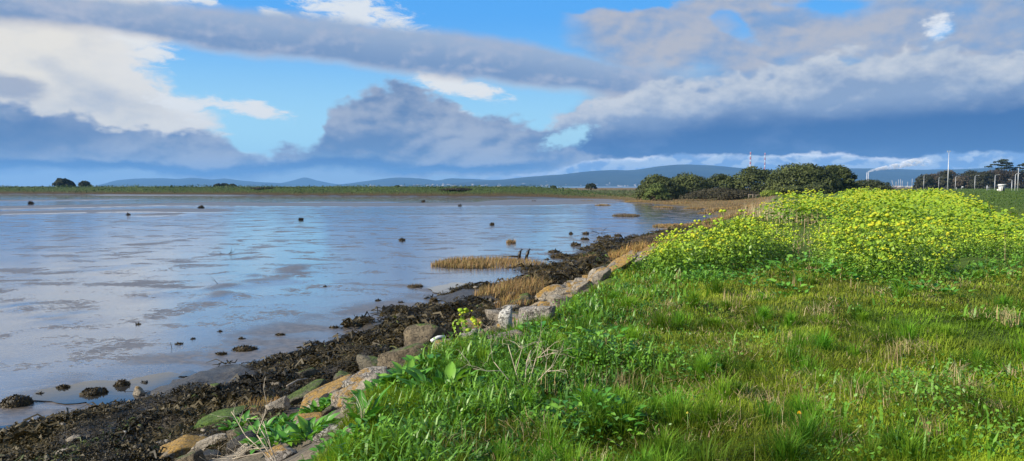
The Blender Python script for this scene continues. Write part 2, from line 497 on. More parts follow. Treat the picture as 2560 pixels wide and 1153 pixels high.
def rock_mat(name, c1, c2, lichen=0.0, moss=0.0, wet=0.0, speck=0.0, lich_c=(0.40, 0.235, 0.05), moss_c=(0.10, 0.15, 0.025)):
    m, g, out = new_mat(name)
    tc = g.node('ShaderNodeTexCoord')
    oi = g.node('ShaderNodeObjectInfo')
    geo = g.node('ShaderNodeNewGeometry')
    sc = g.node('ShaderNodeVectorMath', operation='ADD')
    g.put(sc.inputs[0], tc.outputs['Object'])
    sx = g.node('ShaderNodeCombineXYZ')
    g.put(sx.inputs[0], g.mul(oi.outputs['Random'], 30.0)); g.put(sx.inputs[1], g.mul(oi.outputs['Random'], 11.0))
    g.put(sc.inputs[1], sx.outputs[0])
    v = sc.outputs[0]
    n1 = g.noise(v, 4, 8, 0.65)
    n2 = g.noise(v, 28, 6, 0.7)
    n3 = g.noise(v, 2.2, 5, 0.6, 0.6)
    strat = g.noise(g.mapping(v, (1, 1, 7)), 4, 4, 0.6)
    c = g.mix(g.ss(g.add(g.mul(n1, 0.6), g.mul(n2, 0.4)), 0.36, 0.66), c1, c2)
    c = g.mix(g.ss(strat, 0.55, 0.8, 0, 0.4), c, tuple(x * 0.45 for x in c1))
    if speck:
        vo = g.node('ShaderNodeTexVoronoi')
        g.put(vo.inputs['Vector'], v); vo.inputs['Scale'].default_value = 45
        sp = g.node('ShaderNodeSeparateColor'); g.put(sp.inputs[0], vo.outputs['Color'])
        c = g.mix(g.ss(sp.outputs[0], 0.72, 0.8, 0, speck), c, (0.05, 0.045, 0.04))
        c = g.mix(g.ss(sp.outputs[1], 0.75, 0.8, 0, speck), c, (0.5, 0.47, 0.42))
    c = g.mix(g.ss(n2, 0.60, 0.72, 0, 0.7), c, (0.03, 0.027, 0.022))
    vc = g.node('ShaderNodeTexVoronoi', feature='DISTANCE_TO_EDGE')
    wv = g.node('ShaderNodeVectorMath', operation='ADD')
    g.put(wv.inputs[0], g.mapping(v, (1, 1, 1.8))); g.put(wv.inputs[1], g.noise(v, 6, 3, 0.6, color=True))
    g.put(vc.inputs['Vector'], wv.outputs[0]); vc.inputs['Scale'].default_value = 3.2
    crack = g.ss(vc.outputs['Distance'], 0.035, 0.0)
    c = g.mix(g.mul(crack, 0.75), c, (0.02, 0.018, 0.014))
    sepn = g.node('ShaderNodeSeparateXYZ'); g.put(sepn.inputs[0], geo.outputs['Normal'])
    up = sepn.outputs[2]
    if lichen:
        l = g.ss(g.add(g.add(g.mul(n3, 0.7), g.mul(n1, 0.5)), g.mul(up, 0.10)), 0.93 - 0.5 * lichen, 1.0 - 0.5 * lichen)
        c = g.mix(g.mul(l, g.ss(n2, 0.3, 0.55, 0.35, 1)), c, g.mix(g.ss(n2, 0.35, 0.65), tuple(v_ * 0.6 for v_ in lich_c), lich_c))
    if moss:
        l = g.ss(g.add(g.add(g.mul(n3, 0.7), g.mul(n1, 0.4)), g.mul(up, 0.25)), 0.95 - 0.5 * moss, 1.08 - 0.5 * moss)
        c = g.mix(l, c, g.mix(g.ss(n2, 0.35, 0.65), tuple(v_ * 0.5 for v_ in moss_c), moss_c))
    p = principled(g, c, 0.85 - 0.5 * wet, 0.4, bump(g, g.sub(g.add(g.mul(n1, 1.3), g.mul(n2, 0.7)), g.mul(crack, 0.5)), 1.0, 0.06))
    g.nt.links.new(p.outputs[0], out.inputs[0])
    return m

M_GRASS = leaf_mat('grass_blade', 0.6, 0.38, 0.15)
M_DRY = leaf_mat('dry_blade', 0.75, 0.22, 0.15)
M_LEAF = leaf_mat('leaf', 0.42, 0.28, 0.4)
M_FLOWER = leaf_mat('flower', 0.7, 0.25, 0.1)
M_CROWN = leaf_mat('tree_leaf', 0.6, 0.15, 0.2)
M_WEED = leaf_mat('wrack', 0.55, 0.05, 0.24)
M_STEM = leaf_mat('stem', 0.6, 0.0, 0.3)
M_BARK = plain_mat('bark', (0.06, 0.045, 0.032), 0.9, 0.2, 0.4, 6)
M_TWIG = plain_mat('dead_twig', (0.55, 0.46, 0.34), 0.8, 0.2, 0.2, 20)
M_DRIFT = plain_mat('driftwood', (0.34, 0.29, 0.23), 0.8, 0.2, 0.35, 14)
M_WETWOOD = plain_mat('wet_wood', (0.02, 0.016, 0.012), 0.45, 0.4, 0.4, 10)
M_GALV = plain_mat('galvanised_steel', (0.46, 0.48, 0.50), 0.45, 0.5, 0.1, 3, 0.3)
M_WHITE = plain_mat('white_paint', (0.72, 0.72, 0.70), 0.5, 0.4, 0.08, 2)
M_PALE = plain_mat('weathered_white', (0.44, 0.44, 0.44), 0.6, 0.3, 0.1, 2)
M_RED = plain_mat('red_paint', (0.36, 0.08, 0.06), 0.5, 0.4, 0.15, 2)
M_DARKGLASS = plain_mat('dark_glass', (0.03, 0.04, 0.05), 0.15, 0.6, 0.1, 2)
M_TIMBER = plain_mat('grey_timber', (0.24, 0.20, 0.15), 0.8, 0.2, 0.3, 8)
M_ROOF = plain_mat('roof_slate', (0.13, 0.11, 0.11), 0.7, 0.3, 0.25, 0.05)
M_WALL = plain_mat('render_wall', (0.70, 0.68, 0.64), 0.8, 0.3, 0.12, 0.05)
M_TOWN = plain_mat('town_wall', (0.34, 0.32, 0.30), 0.9, 0.1, 0.3, 0.3)

ROCKS = {
    'grey': rock_mat('grey_stone', (0.18, 0.155, 0.12), (0.42, 0.365, 0.285), 0.22),
    'lichen': rock_mat('lichen_stone', (0.18, 0.155, 0.12), (0.40, 0.345, 0.265), 0.50),
    'orange': rock_mat('orange_lichen_stone', (0.17, 0.145, 0.11), (0.34, 0.29, 0.22), 0.66),
    'brown': rock_mat('brown_stone', (0.09, 0.07, 0.045), (0.22, 0.175, 0.11), 0.10, 0.45),
    'moss': rock_mat('mossy_stone', (0.06, 0.055, 0.04), (0.16, 0.14, 0.10), 0.0, 0.55),
    'green': rock_mat('green_algae_stone', (0.05, 0.05, 0.03), (0.12, 0.12, 0.06), 0.0, 0.80, 0, 0, (0.4, 0.2, 0.03), (0.10, 0.17, 0.02)),
    'pale': rock_mat('pale_stone', (0.42, 0.40, 0.36), (0.66, 0.64, 0.58), 0.15, 0, 0, 0.7),
    'granite': rock_mat('speckled_stone', (0.19, 0.165, 0.14), (0.36, 0.32, 0.28), 0.0, 0.05, 0, 0.7),
    'pink': rock_mat('pinkish_stone', (0.30, 0.23, 0.19), (0.48, 0.39, 0.33), 0.0, 0.0, 0, 0.5),
    'dark': rock_mat('dark_wet_stone', (0.018, 0.015, 0.012), (0.06, 0.05, 0.035), 0.0, 0.2, 0.6),
    'conglomerate': rock_mat('conglomerate_stone', (0.17, 0.15, 0.13), (0.37, 0.33, 0.28), 0.42, 0.0, 0, 0.5),
}

# ------------------------------------------------------------------ ground sheets
def polar(r0, r1, nr, a0, a1, na):
    r = np.geomspace(r0, r1, nr)
    a = np.radians(np.linspace(a0, a1, na))
    rr, aa = np.meshgrid(r, a, indexing='ij')
    i = np.arange(nr * na).reshape(nr, na)
    q = np.stack([i[:-1, :-1], i[:-1, 1:], i[1:, 1:], i[1:, :-1]], -1).reshape(-1, 4)
    return rr * np.sin(aa), rr * np.cos(aa), q[:, ::-1]

def mat_land():
    m, g, out = new_mat('shore_and_bank_soil')
    geo = g.node('ShaderNodeNewGeometry')
    at = g.node('ShaderNodeAttribute', attribute_name='zone')
    sp = g.node('ShaderNodeSeparateColor'); g.put(sp.inputs[0], at.outputs['Color'])
    tt, far, marsh = sp.outputs
    v = geo.outputs['Position']
    n1 = g.noise(v, 1.3, 6, 0.65); n2 = g.noise(v, 9, 6, 0.65); n3 = g.noise(v, 0.25, 4, 0.6)
    sand = g.mix(g.ss(n2, 0.3, 0.7), (0.035, 0.028, 0.02), (0.10, 0.085, 0.065))
    rub = g.mix(g.ss(n1, 0.3, 0.7), (0.10, 0.085, 0.06), (0.24, 0.20, 0.15))
    soil = g.mix(g.ss(n2, 0.3, 0.7), (0.05, 0.095, 0.014), (0.10, 0.165, 0.025))
    mar_far = at.outputs['Alpha']
    field = g.mix(g.ss(g.add(g.mul(n3, 0.6), g.mul(n1, 0.4)), 0.35, 0.65), (0.055, 0.11, 0.02), (0.12, 0.17, 0.04))
    mar = g.mix(g.ss(g.add(g.mul(n3, 0.5), g.mul(n1, 0.5)), 0.35, 0.65), (0.13, 0.085, 0.04), (0.26, 0.19, 0.09))
    c = g.mix(g.ss(g.add(tt, g.mul(g.sub(n1, 0.5), 0.25)), 0.60, 0.74), sand, rub)
    c = g.mix(g.ss(g.add(tt, g.mul(g.sub(n2, 0.5), 0.08)), 0.95, 1.0), c, soil)
    mar = g.mix(mar_far, mar, g.mix(g.ss(n1, 0.35, 0.65), (0.045, 0.032, 0.018), (0.12, 0.082, 0.04)))
    c = g.mix(marsh, c, mar)
    field = g.mix(mar_far, field, g.mix(g.ss(n1, 0.35, 0.65), (0.03, 0.055, 0.012), (0.075, 0.11, 0.03)))
    c = g.mix(far, c, field)
    n4 = g.noise(v, 26, 5, 0.7)
    c = g.mix(g.ss(n4, 0.42, 0.6, 0.0, 0.55), c, (0.03, 0.025, 0.018))
    p = principled(g, c, g.m('MAXIMUM', g.ss(tt, 0.3, 0.7, 0.42, 0.9), g.m('MAXIMUM', marsh, far)), g.ss(g.m('MAXIMUM', g.ss(tt, 0.9, 1.0), g.m('MAXIMUM', marsh, far)), 0, 0.5, 0.35, 0.05), bump(g, g.add(g.add(n1, g.mul(n2, 0.6)), g.mul(n4, 0.35)), 0.9, 0.06))
    g.nt.links.new(p.outputs[0], out.inputs[0])
    return m

x, y, q = polar(1.2, 1100, 330, -78, 100, 330)
z, a_, g_, tt_ = Hgt(x, y, True)
fk = (a_ > -6).ravel()
q = q[fk[q].any(1)]
r_ = np.hypot(x, y)
far_w = sstep(g_, 0, 6) * sstep(r_, 45, 80)
bankm = (1 - sstep(x, 8, 40)) * sstep(y, 150, 190)
far_w = np.maximum(far_w, bankm * sstep(a_, 7, 11))
marsh_w = sstep(a_, 0.3, 2) * sstep(r_, 50, 80) * (1 - sstep(g_, -3, 1))
me = mesh_np('land', np.stack([x, y, z], -1).reshape(-1, 3), [q], mat_land(), None, True)
at = me.attributes.new('zone', 'FLOAT_COLOR', 'POINT')
zc = np.stack([tt_, far_w, marsh_w, bankm], -1).astype(np.float32)
at.data.foreach_set('color', zc.ravel())
tag(link('terrain', me), 'grassy bank and stony foreshore sloping down to the mudflat', 'ground', None, 'structure')

def mat_mud():
    m, g, out = new_mat('wet_mud')
    geo = g.node('ShaderNodeNewGeometry')
    v = geo.outputs['Position']
    n_big = g.noise(g.mapping(v, (0.05, 0.16, 1), (3, 7, 0)), 1.0, 5, 0.55)
    n_mid = g.noise(g.mapping(v, (0.55, 0.75, 1), (1, 2, 0), (0, 0, 0.4)), 1.0, 4, 0.55, 0.5)
    n_pat = g.noise(g.mapping(v, (0.36, 0.46, 1), (8, 3, 0), (0, 0, 0.3)), 1.0, 6, 0.6, 0.7)
    n_fin = g.noise(g.mapping(v, (1, 1.6, 1), (0, 0, 0), (0, 0, 0.5)), 5.5, 6, 0.65)
    n_gr = g.noise(v, 38, 5, 0.65)
    n_rip = g.noise(g.mapping(v, (1, 2.2, 1), (0, 0, 0), (0, 0, -0.3)), 9, 3, 0.5, 0.8)
    sep = g.node('ShaderNodeSeparateXYZ'); g.put(sep.inputs[0], v)
    raised = g.ss(sep.outputs[2], MUD + 0.02, MUD + 0.09)
    at = g.node('ShaderNodeAttribute', attribute_name='shore')
    shore = at.outputs['Fac']
    dry = g.ss(g.add(g.add(n_pat, g.mul(g.sub(n_mid, 0.5), 0.6)), g.mul(g.sub(n_fin, 0.5), 0.7)), 0.545, 0.625)
    dry = g.m('MAXIMUM', dry, raised)
    dry = g.m('MAXIMUM', dry, g.mul(shore, g.ss(n_mid, 0.42, 0.6, 0.5, 0.95)))
    c = g.mix(g.ss(n_gr, 0.3, 0.7), (0.085, 0.072, 0.062), (0.14, 0.12, 0.102))
    c = g.mix(dry, c, g.mix(g.ss(n_fin, 0.35, 0.65), (0.06, 0.049, 0.041), (0.15, 0.122, 0.10)))
    rough = g.m('ADD', g.ss(dry, 0, 1, 0.045, 0.46), g.mul(g.ss(n_big, 0.35, 0.7), 0.07))
    hgt = g.add(g.add(g.mul(n_mid, 0.35), g.mul(n_fin, g.ss(dry, 0, 1, 0.16, 0.55))), g.mul(n_gr, g.ss(dry, 0, 1, 0.02, 0.09)))
    hgt = g.add(hgt, g.mul(n_rip, 0.26))
    p = principled(g, c, rough, 0.5, bump(g, hgt, 1.0, 0.035))
    p.inputs['IOR'].default_value = 2.0
    p.inputs['Coat Weight'].default_value = 0.0
    g.put(p.inputs['Coat Weight'], g.ss(dry, 0.9, 0.1, 0.0, 1.0))
    p.inputs['Coat IOR'].default_value = 1.65
    p.inputs['Coat Roughness'].default_value = 0.035
    g.put(p.inputs['Coat Normal'], bump(g, g.add(g.add(g.mul(n_mid, 0.35), g.mul(n_fin, 0.12)), g.mul(n_rip, 0.09)), 0.75, 0.024))
    g.nt.links.new(p.outputs[0], out.inputs[0])
    return m
M_MUD = mat_mud()

POOLS = [(230, 978, 150, 26, 'shallow blue pool among the wrack at lower left'), (395, 955, 80, 22, 'narrow sky blue pool at the tip of the wrack'),
         (290, 1000, 60, 14, 'small pool between two seaweed clumps'), (170, 1062, 80, 14, 'pale pool left of the dark seaweed slope'),
         (1155, 722, 70, 16, 'bright white pool beside the brown marsh grass'), (1135, 745, 60, 7, 'slim bright pool below the marsh grass'), (470, 938, 22, 7, 'tiny pool enclosed by dark wrack'),
         (30, 1078, 90, 12, 'pale pool at the foot of the seaweed at far left'), (860, 850, 40, 9, 'small pool in the middle of the wrack')]
def px_curve(pts, z):
    p = sorted(onz(a, b, z) for a, b in pts)
    return np.array([k[0] for k in p]), np.array([k[1] for k in p])

x, y, q = polar(4.5, 420, 420, -62, 42, 300)
z = MUD + 0.035 * fbm(x * 0.12, y * 0.22, 31, 3) + 0.012 * fbm(x * 0.9, y * 0.9, 33, 2)
# low mud banks left by the tide: a short steep face towards the camera, a long flat back
for pts, hh, back in ((((-400, 530), (0, 523), (200, 519), (400, 514), (650, 516), (900, 517), (1150, 515), (1350, 514), (1560, 508)), 0.17, 16),
                      (((-400, 542), (0, 536), (150, 533), (330, 530), (560, 532)), 0.13, 9),
                      (((-400, 506), (0, 504), (120, 502), (300, 500)), 0.16, 14),
                      (((210, 488), (330, 488.5), (480, 489), (600, 490)), 0.25, 12),
                      (((900, 541), (1100, 540), (1300, 540), (1450, 538)), 0.05, 4),
                      (((1200, 509), (1350, 506), (1500, 503), (1700, 503)), 0.25, 20),
                      (((700, 506), (850, 507), (1000, 506)), 0.10, 8)):
    cx, cy = px_curve(pts, MUD)
    yc = np.interp(x, cx, cy) + 1.5 * fbm(x * 0.25, y * 0 + 2, 37, 3)
    inx = sstep(x, cx[0] - 4, cx[0] + 8) * (1 - sstep(x, cx[-1] - 8, cx[-1] + 4))
    z += hh * inx * sstep(y - yc, -0.7, 0.7) * (1 - sstep(y - yc, back * 0.6, back * 2.2))
for px, py, w, d, hh in ((405, 537, 62, 5, 0.16), (730, 676, 70, 2.2, 0.10), (560, 718, 70, 2.0, 0.07), (690, 702, 80, 1.6, 0.05), (545, 742, 60, 1.4, 0.06), (1270, 660, 150, 3.0, 0.10),
                        (300, 676, 90, 2, 0.05), (160, 800, 120, 1.4, 0.05), (850, 712, 50, 1.2, 0.05), (630, 693, 60, 1.2, 0.05), (380, 735, 70, 1.4, 0.05), (60, 770, 60, 1.0, 0.05)):
    mx, my = onz(px, py, MUD)
    ww = w / FPX * my
    rr = ((x - mx) / ww) ** 2 + ((y - my) / d) ** 2
    z += hh * np.exp(-rr * 1.6) * (1 + 0.8 * fbm(x * 1.2, y * 1.2, 41, 2))
for px, py, rx, ry, lab in POOLS:
    cx, cy = onz(px, py, MUD)
    mx = rx / FPX * cy * 1.7; my = abs(onz(px, py - ry, MUD)[1] - onz(px, py + ry, MUD)[1]) / 2 * 1.7
    k_ = np.clip(1.4 - np.sqrt(((x - cx) / mx) ** 2 + ((y - cy) / my) ** 2), 0, 1) 
    z = z * (1 - k_) + np.minimum(z, MUD - 0.012) * k_
a_m = sdist(x, y, S_LINE)
keep = (a_m < 2.5).ravel()
q = q[keep[q].any(1)]
me = mesh_np('mud', np.stack([x, y, z], -1).reshape(-1, 3), [q], M_MUD, None, True)
at = me.attributes.new('shore', 'FLOAT', 'POINT')
at.data.foreach_set('value', (sstep(a_m, -3.5, -0.3) * (1 - sstep(np.hypot(x, y), 22, 34))).astype(np.float32).ravel())
tag(link('mudflat', me), 'wet grey mudflat at low tide mirroring the cloudy sky', 'mudflat', None, 'structure')
# sheet that carries the land to the horizon
n = 48
ang = np.linspace(0, 2 * np.pi, n, endpoint=False)
V = [(0, 0, -2.6)] + [(15500 * math.cos(t), 15500 * math.sin(t), -2.6) for t in ang]
F = np.array([(0, 1 + i, 1 + (i + 1) % n) for i in range(n)])
tag(link('sea', mesh_np('sea', V, [F], plain_mat('bay_water', (0.10, 0.12, 0.13), 0.25, 0.5, 0.1, 0.01))), 'flat grey bay water beyond the marsh below the hills', 'sea', None, 'structure')

# tidal pools near the wrack
def mat_pool():
    m, g, out = new_mat('pool_water')
    geo = g.node('ShaderNodeNewGeometry')
    n = g.noise(geo.outputs['Position'], 6, 3, 0.5)
    p = principled(g, (0.03, 0.029, 0.027), 0.03, 0.5, bump(g, n, 0.1, 0.003))
    p.inputs['IOR'].default_value = 1.65
    g.nt.links.new(p.outputs[0], out.inputs[0])
    return m
M_POOL = mat_pool()
for ip, (px, py, rx, ry, lab) in enumerate(POOLS):
    cx, cy = onz(px, py, MUD)
    mx = rx / FPX * cy
    my = abs(onz(px, py - ry, MUD)[1] - onz(px, py + ry, MUD)[1]) / 2
    k = 40
    t = np.linspace(0, 2 * np.pi, k, endpoint=False)
    rad = 1 + 0.9 * fbm(np.cos(t) * 1.4 + px, np.sin(t) * 1.4, 51, 3)
    zz = MUD + 0.006 + 0.004 * ip
    V = np.concatenate([[[cx, cy, zz]], np.stack([cx + mx * rad * np.cos(t), cy + my * rad * np.sin(t), np.full(k, zz)], -1)])
    F = np.array([(0, 1 + i, 1 + (i + 1) % k) for i in range(k)])
    tag(link('tidal_pool', mesh_np('tidal_pool', V, [F], M_POOL)), lab, 'tidal pool', 'pools of sea water along the wrack', 'structure')

# ------------------------------------------------------------------ hills
def mat_hill():
    m, g, out = new_mat('hillside')
    geo = g.node('ShaderNodeNewGeometry')
    n = g.noise(g.mapping(geo.outputs['Position'], (0.002, 0.002, 0.006)), 1.0, 8, 0.65)
    c = g.mix(g.ss(n, 0.4, 0.6), (0.008, 0.015, 0.016), (0.022, 0.032, 0.024))  # colours darkened to carry the cloud shadow lying over the hills
    p = principled(g, c, 0.9, 0.1)
    g.nt.links.new(p.outputs[0], out.inputs[0])
    return m
M_HILL = mat_hill()
def hills(sky_pts, D, depth, label, seed):
    px = np.array([p[0] for p in sky_pts], float); py = np.array([p[1] for p in sky_pts], float)
    U = np.linspace(px[0], px[-1], 220)
    P = np.interp(U, px, py)
    P = np.convolve(np.pad(P, 3, mode='edge'), np.ones(7) / 7, mode='valid') + 1.6 * fbm(U * 0.02, U * 0, seed, 4)
    top = np.array([atd(a, b, D) for a, b in zip(U, P)])
    f = np.array([0, .12, .25, .38, .5, .62, .74, .85, .93, 1, 1.1, 1.3])
    V = []
    for k in f:
        yy = D - depth * (1 - k)
        xx = top[:, 0] / D * yy
        hz = np.where(k <= 1, np.sin(np.clip(k, 0, 1) * np.pi / 2) ** 1.3, 1 - (k - 1) * 3)
        zz = -4 + np.maximum(top[:, 2] + 4, 0) * hz * (1 + (0.35 * fbm(xx * 0.0012, np.full_like(xx, yy * 0.0012), seed + 5, 4)) * (1 - abs(2 * k - 1)) * (k < 1))
        V.append(np.stack([xx, np.full_like(xx, yy), zz], -1))
    V = np.array(V)
    nr, na = V.shape[:2]
    i = np.arange(nr * na).reshape(nr, na)
    q = np.stack([i[:-1, :-1], i[:-1, 1:], i[1:, 1:], i[1:, :-1]], -1).reshape(-1, 4)
    tag(link('hills', mesh_np('hills', V.reshape(-1, 3), [q], M_HILL, None, True)), label, 'hills', None, 'structure')
hills([(960, 466), (1100, 460), (1180, 455), (1250, 450), (1330, 442), (1400, 437), (1470, 429), (1530, 424), (1560, 427), (1590, 427), (1620, 420), (1665, 414), (1710, 412), (1780, 414), (1840, 419),
       (1920, 426), (2000, 428), (2080, 424), (2140, 421), (2180, 422), (2300, 425), (2400, 424), (2460, 420), (2500, 420), (2560, 424), (2700, 432), (2900, 440)], 9000, 2600,
      'long blue mountain ridge on the right behind the pale town', 3)
hills([(230, 466), (262, 459), (290, 451), (340, 447), (400, 445), (440, 447.5), (480, 444.5), (530, 449.5), (560, 446), (600, 451), (650, 455), (720, 459), (800, 466)], 12500, 2500,
      'low rounded blue hills left of the pointed peak', 11)
hills([(640, 466), (700, 459), (730, 452), (757, 443.5), (766, 443.5), (790, 451), (830, 459), (900, 466)], 14000, 1500, 'small pointed blue peak far off in the middle distance', 17)
hills([(800, 466), (860, 460), (920, 452), (960, 447), (985, 444), (1020, 444), (1060, 447), (1090, 452), (1125, 446), (1165, 447), (1220, 450), (1300, 450), (1400, 455), (1500, 462)], 11500, 2000,
      'blue foothills between the pointed peak and the long ridge', 23)

# ------------------------------------------------------------------ vegetation pieces
def blades(P, h, w, az, lean, C, curl=0.5, face=None):
    """grass blades: quad and tip triangle, bent over towards az"""
    n = len(P)
    h = np.broadcast_to(h, n); w = np.broadcast_to(w, n); lean = np.broadcast_to(lean, n)
    d = np.stack([np.cos(az), np.sin(az), np.zeros(n)], -1)
    fa = az + np.pi / 2 if face is None else face
    s = np.stack([np.cos(fa), np.sin(fa), np.zeros(n)], -1) * (w / 2)[:, None]
    up = np.array([0, 0, 1.0])
    mid = P + up * (h * 0.58 * np.cos(lean * 0.5))[:, None] + d * (h * 0.58 * np.sin(lean * 0.5))[:, None]
    l2 = lean * (1 + curl)
    tip = mid + up * (h * 0.42 * np.cos(l2))[:, None] + d * (h * 0.42 * np.sin(l2))[:, None]
    V = np.stack([P - s, P + s, mid + s * 0.8, mid - s * 0.8, tip], 1)
    b = np.arange(n)[:, None] * 5
    quad = b + np.array([[0, 1, 2, 3]]); tri = b + np.array([[3, 2, 4]])
    k = np.array([0.75, 0.75, 1.0, 1.0, 1.12])
    return V.reshape(-1, 3), [quad, tri], np.repeat(C, 5, 0)

def rand_dirs(n, r=rng):
    v = r.normal(size=(n, 3))
    return v / np.linalg.norm(v, axis=1, keepdims=True)

def cards(P, N, size, C, aspect=1.6, r=rng, fold=0.25):
    """leaf-shaped diamonds, two triangles folded along the midrib; N is the facing direction"""
    n = len(P)
    N = N / np.maximum(np.linalg.norm(N, axis=1, keepdims=True), 1e-6)
    t = np.cross(N, rand_dirs(n, r)); t /= np.maximum(np.linalg.norm(t, axis=1, keepdims=True), 1e-6)
    b = np.cross(N, t)
    L = (np.broadcast_to(size, n) / 2)[:, None]
    Wd = L / aspect
    V = np.stack([P - t * L, P + b * Wd - N * Wd * fold, P + t * L, P - b * Wd - N * Wd * fold], 1)
    i = np.arange(n)[:, None] * 4
    return V.reshape(-1, 3), [np.concatenate([i + np.array([[0, 1, 2]]), i + np.array([[0, 2, 3]])])], np.repeat(C, 4, 0)

def tube(path, radii, sides=5):
    path = np.asarray(path, float); k = len(path)
    T = np.gradient(path, axis=0)
    T /= np.maximum(np.linalg.norm(T, axis=1, keepdims=True), 1e-9)
    ref = np.where(np.abs(T[:, 2:3]) > 0.9, np.array([[1.0, 0, 0]]), np.array([[0, 0, 1.0]]))
    A = np.cross(T, ref); A /= np.linalg.norm(A, axis=1, keepdims=True)
    B = np.cross(T, A)
    t = np.linspace(0, 2 * np.pi, sides, endpoint=False)
    ring = A[:, None] * np.cos(t)[None, :, None] + B[:, None] * np.sin(t)[None, :, None]
    V = path[:, None] + ring * np.broadcast_to(radii, k)[:, None, None]
    i = np.arange(k * sides).reshape(k, sides)
    j = np.roll(i, -1, 1)
    q = np.stack([i[:-1], j[:-1], j[1:], i[1:]], -1).reshape(-1, 4)
    V = np.concatenate([V.reshape(-1, 3), path[:1], path[-1:]])
    c0, c1 = k * sides, k * sides + 1
    tri = np.concatenate([np.stack([j[0], i[0], np.full(sides, c0)], -1), np.stack([i[-1], j[-1], np.full(sides, c1)], -1)])
    return V, [q, tri]

def jit(c, n, amt=0.2, r=rng):
    c = np.asarray(c, float)
    k = 1 + amt * r.normal(size=(n, 1))
    h = 1 + amt * 0.35 * r.normal(size=(n, 3))
    return np.clip(c * k * h, 0.003, 0.95)

def lerp_c(a, b, t):
    t = np.asarray(t)[:, None]
    return np.asarray(a) * (1 - t) + np.asarray(b) * t

# alexanders stand in a wedge behind the lawn
FRONT = sorted((math.atan2(*onz(p, q_, 0.0)), math.hypot(*onz(p, q_, 0.0))) for p, q_ in ((1560, 668), (1640, 694), (1760, 704), (1900, 690), (1960, 668), (2040, 672), (2110, 702), (2240, 722), (2350, 722), (2430, 676), (2560, 660), (2700, 690)))
FA = np.array([f[0] for f in FRONT]); FR = np.array([f[1] for f in FRONT])
def alex_zone(x, y):
    """positive inside the stand (metres from its edge, roughly)"""
    a = np.arctan2(x, y); r = np.hypot(x, y)
    g = sdist(x, y, G_LINE)
    front = r - (np.interp(a, FA, FR) + 1.2 * fbm(x * 0.6, y * 0.6, 61, 2))
    right = (0.545 * y + 3.2 + 2.0 * fbm(y * 0.15, x * 0, 63, 2) - x)
    return np.minimum(np.minimum(front, right), np.minimum(g - 0.25 - 0.15 * np.clip(y - 18, 0, 60), 118 - y))

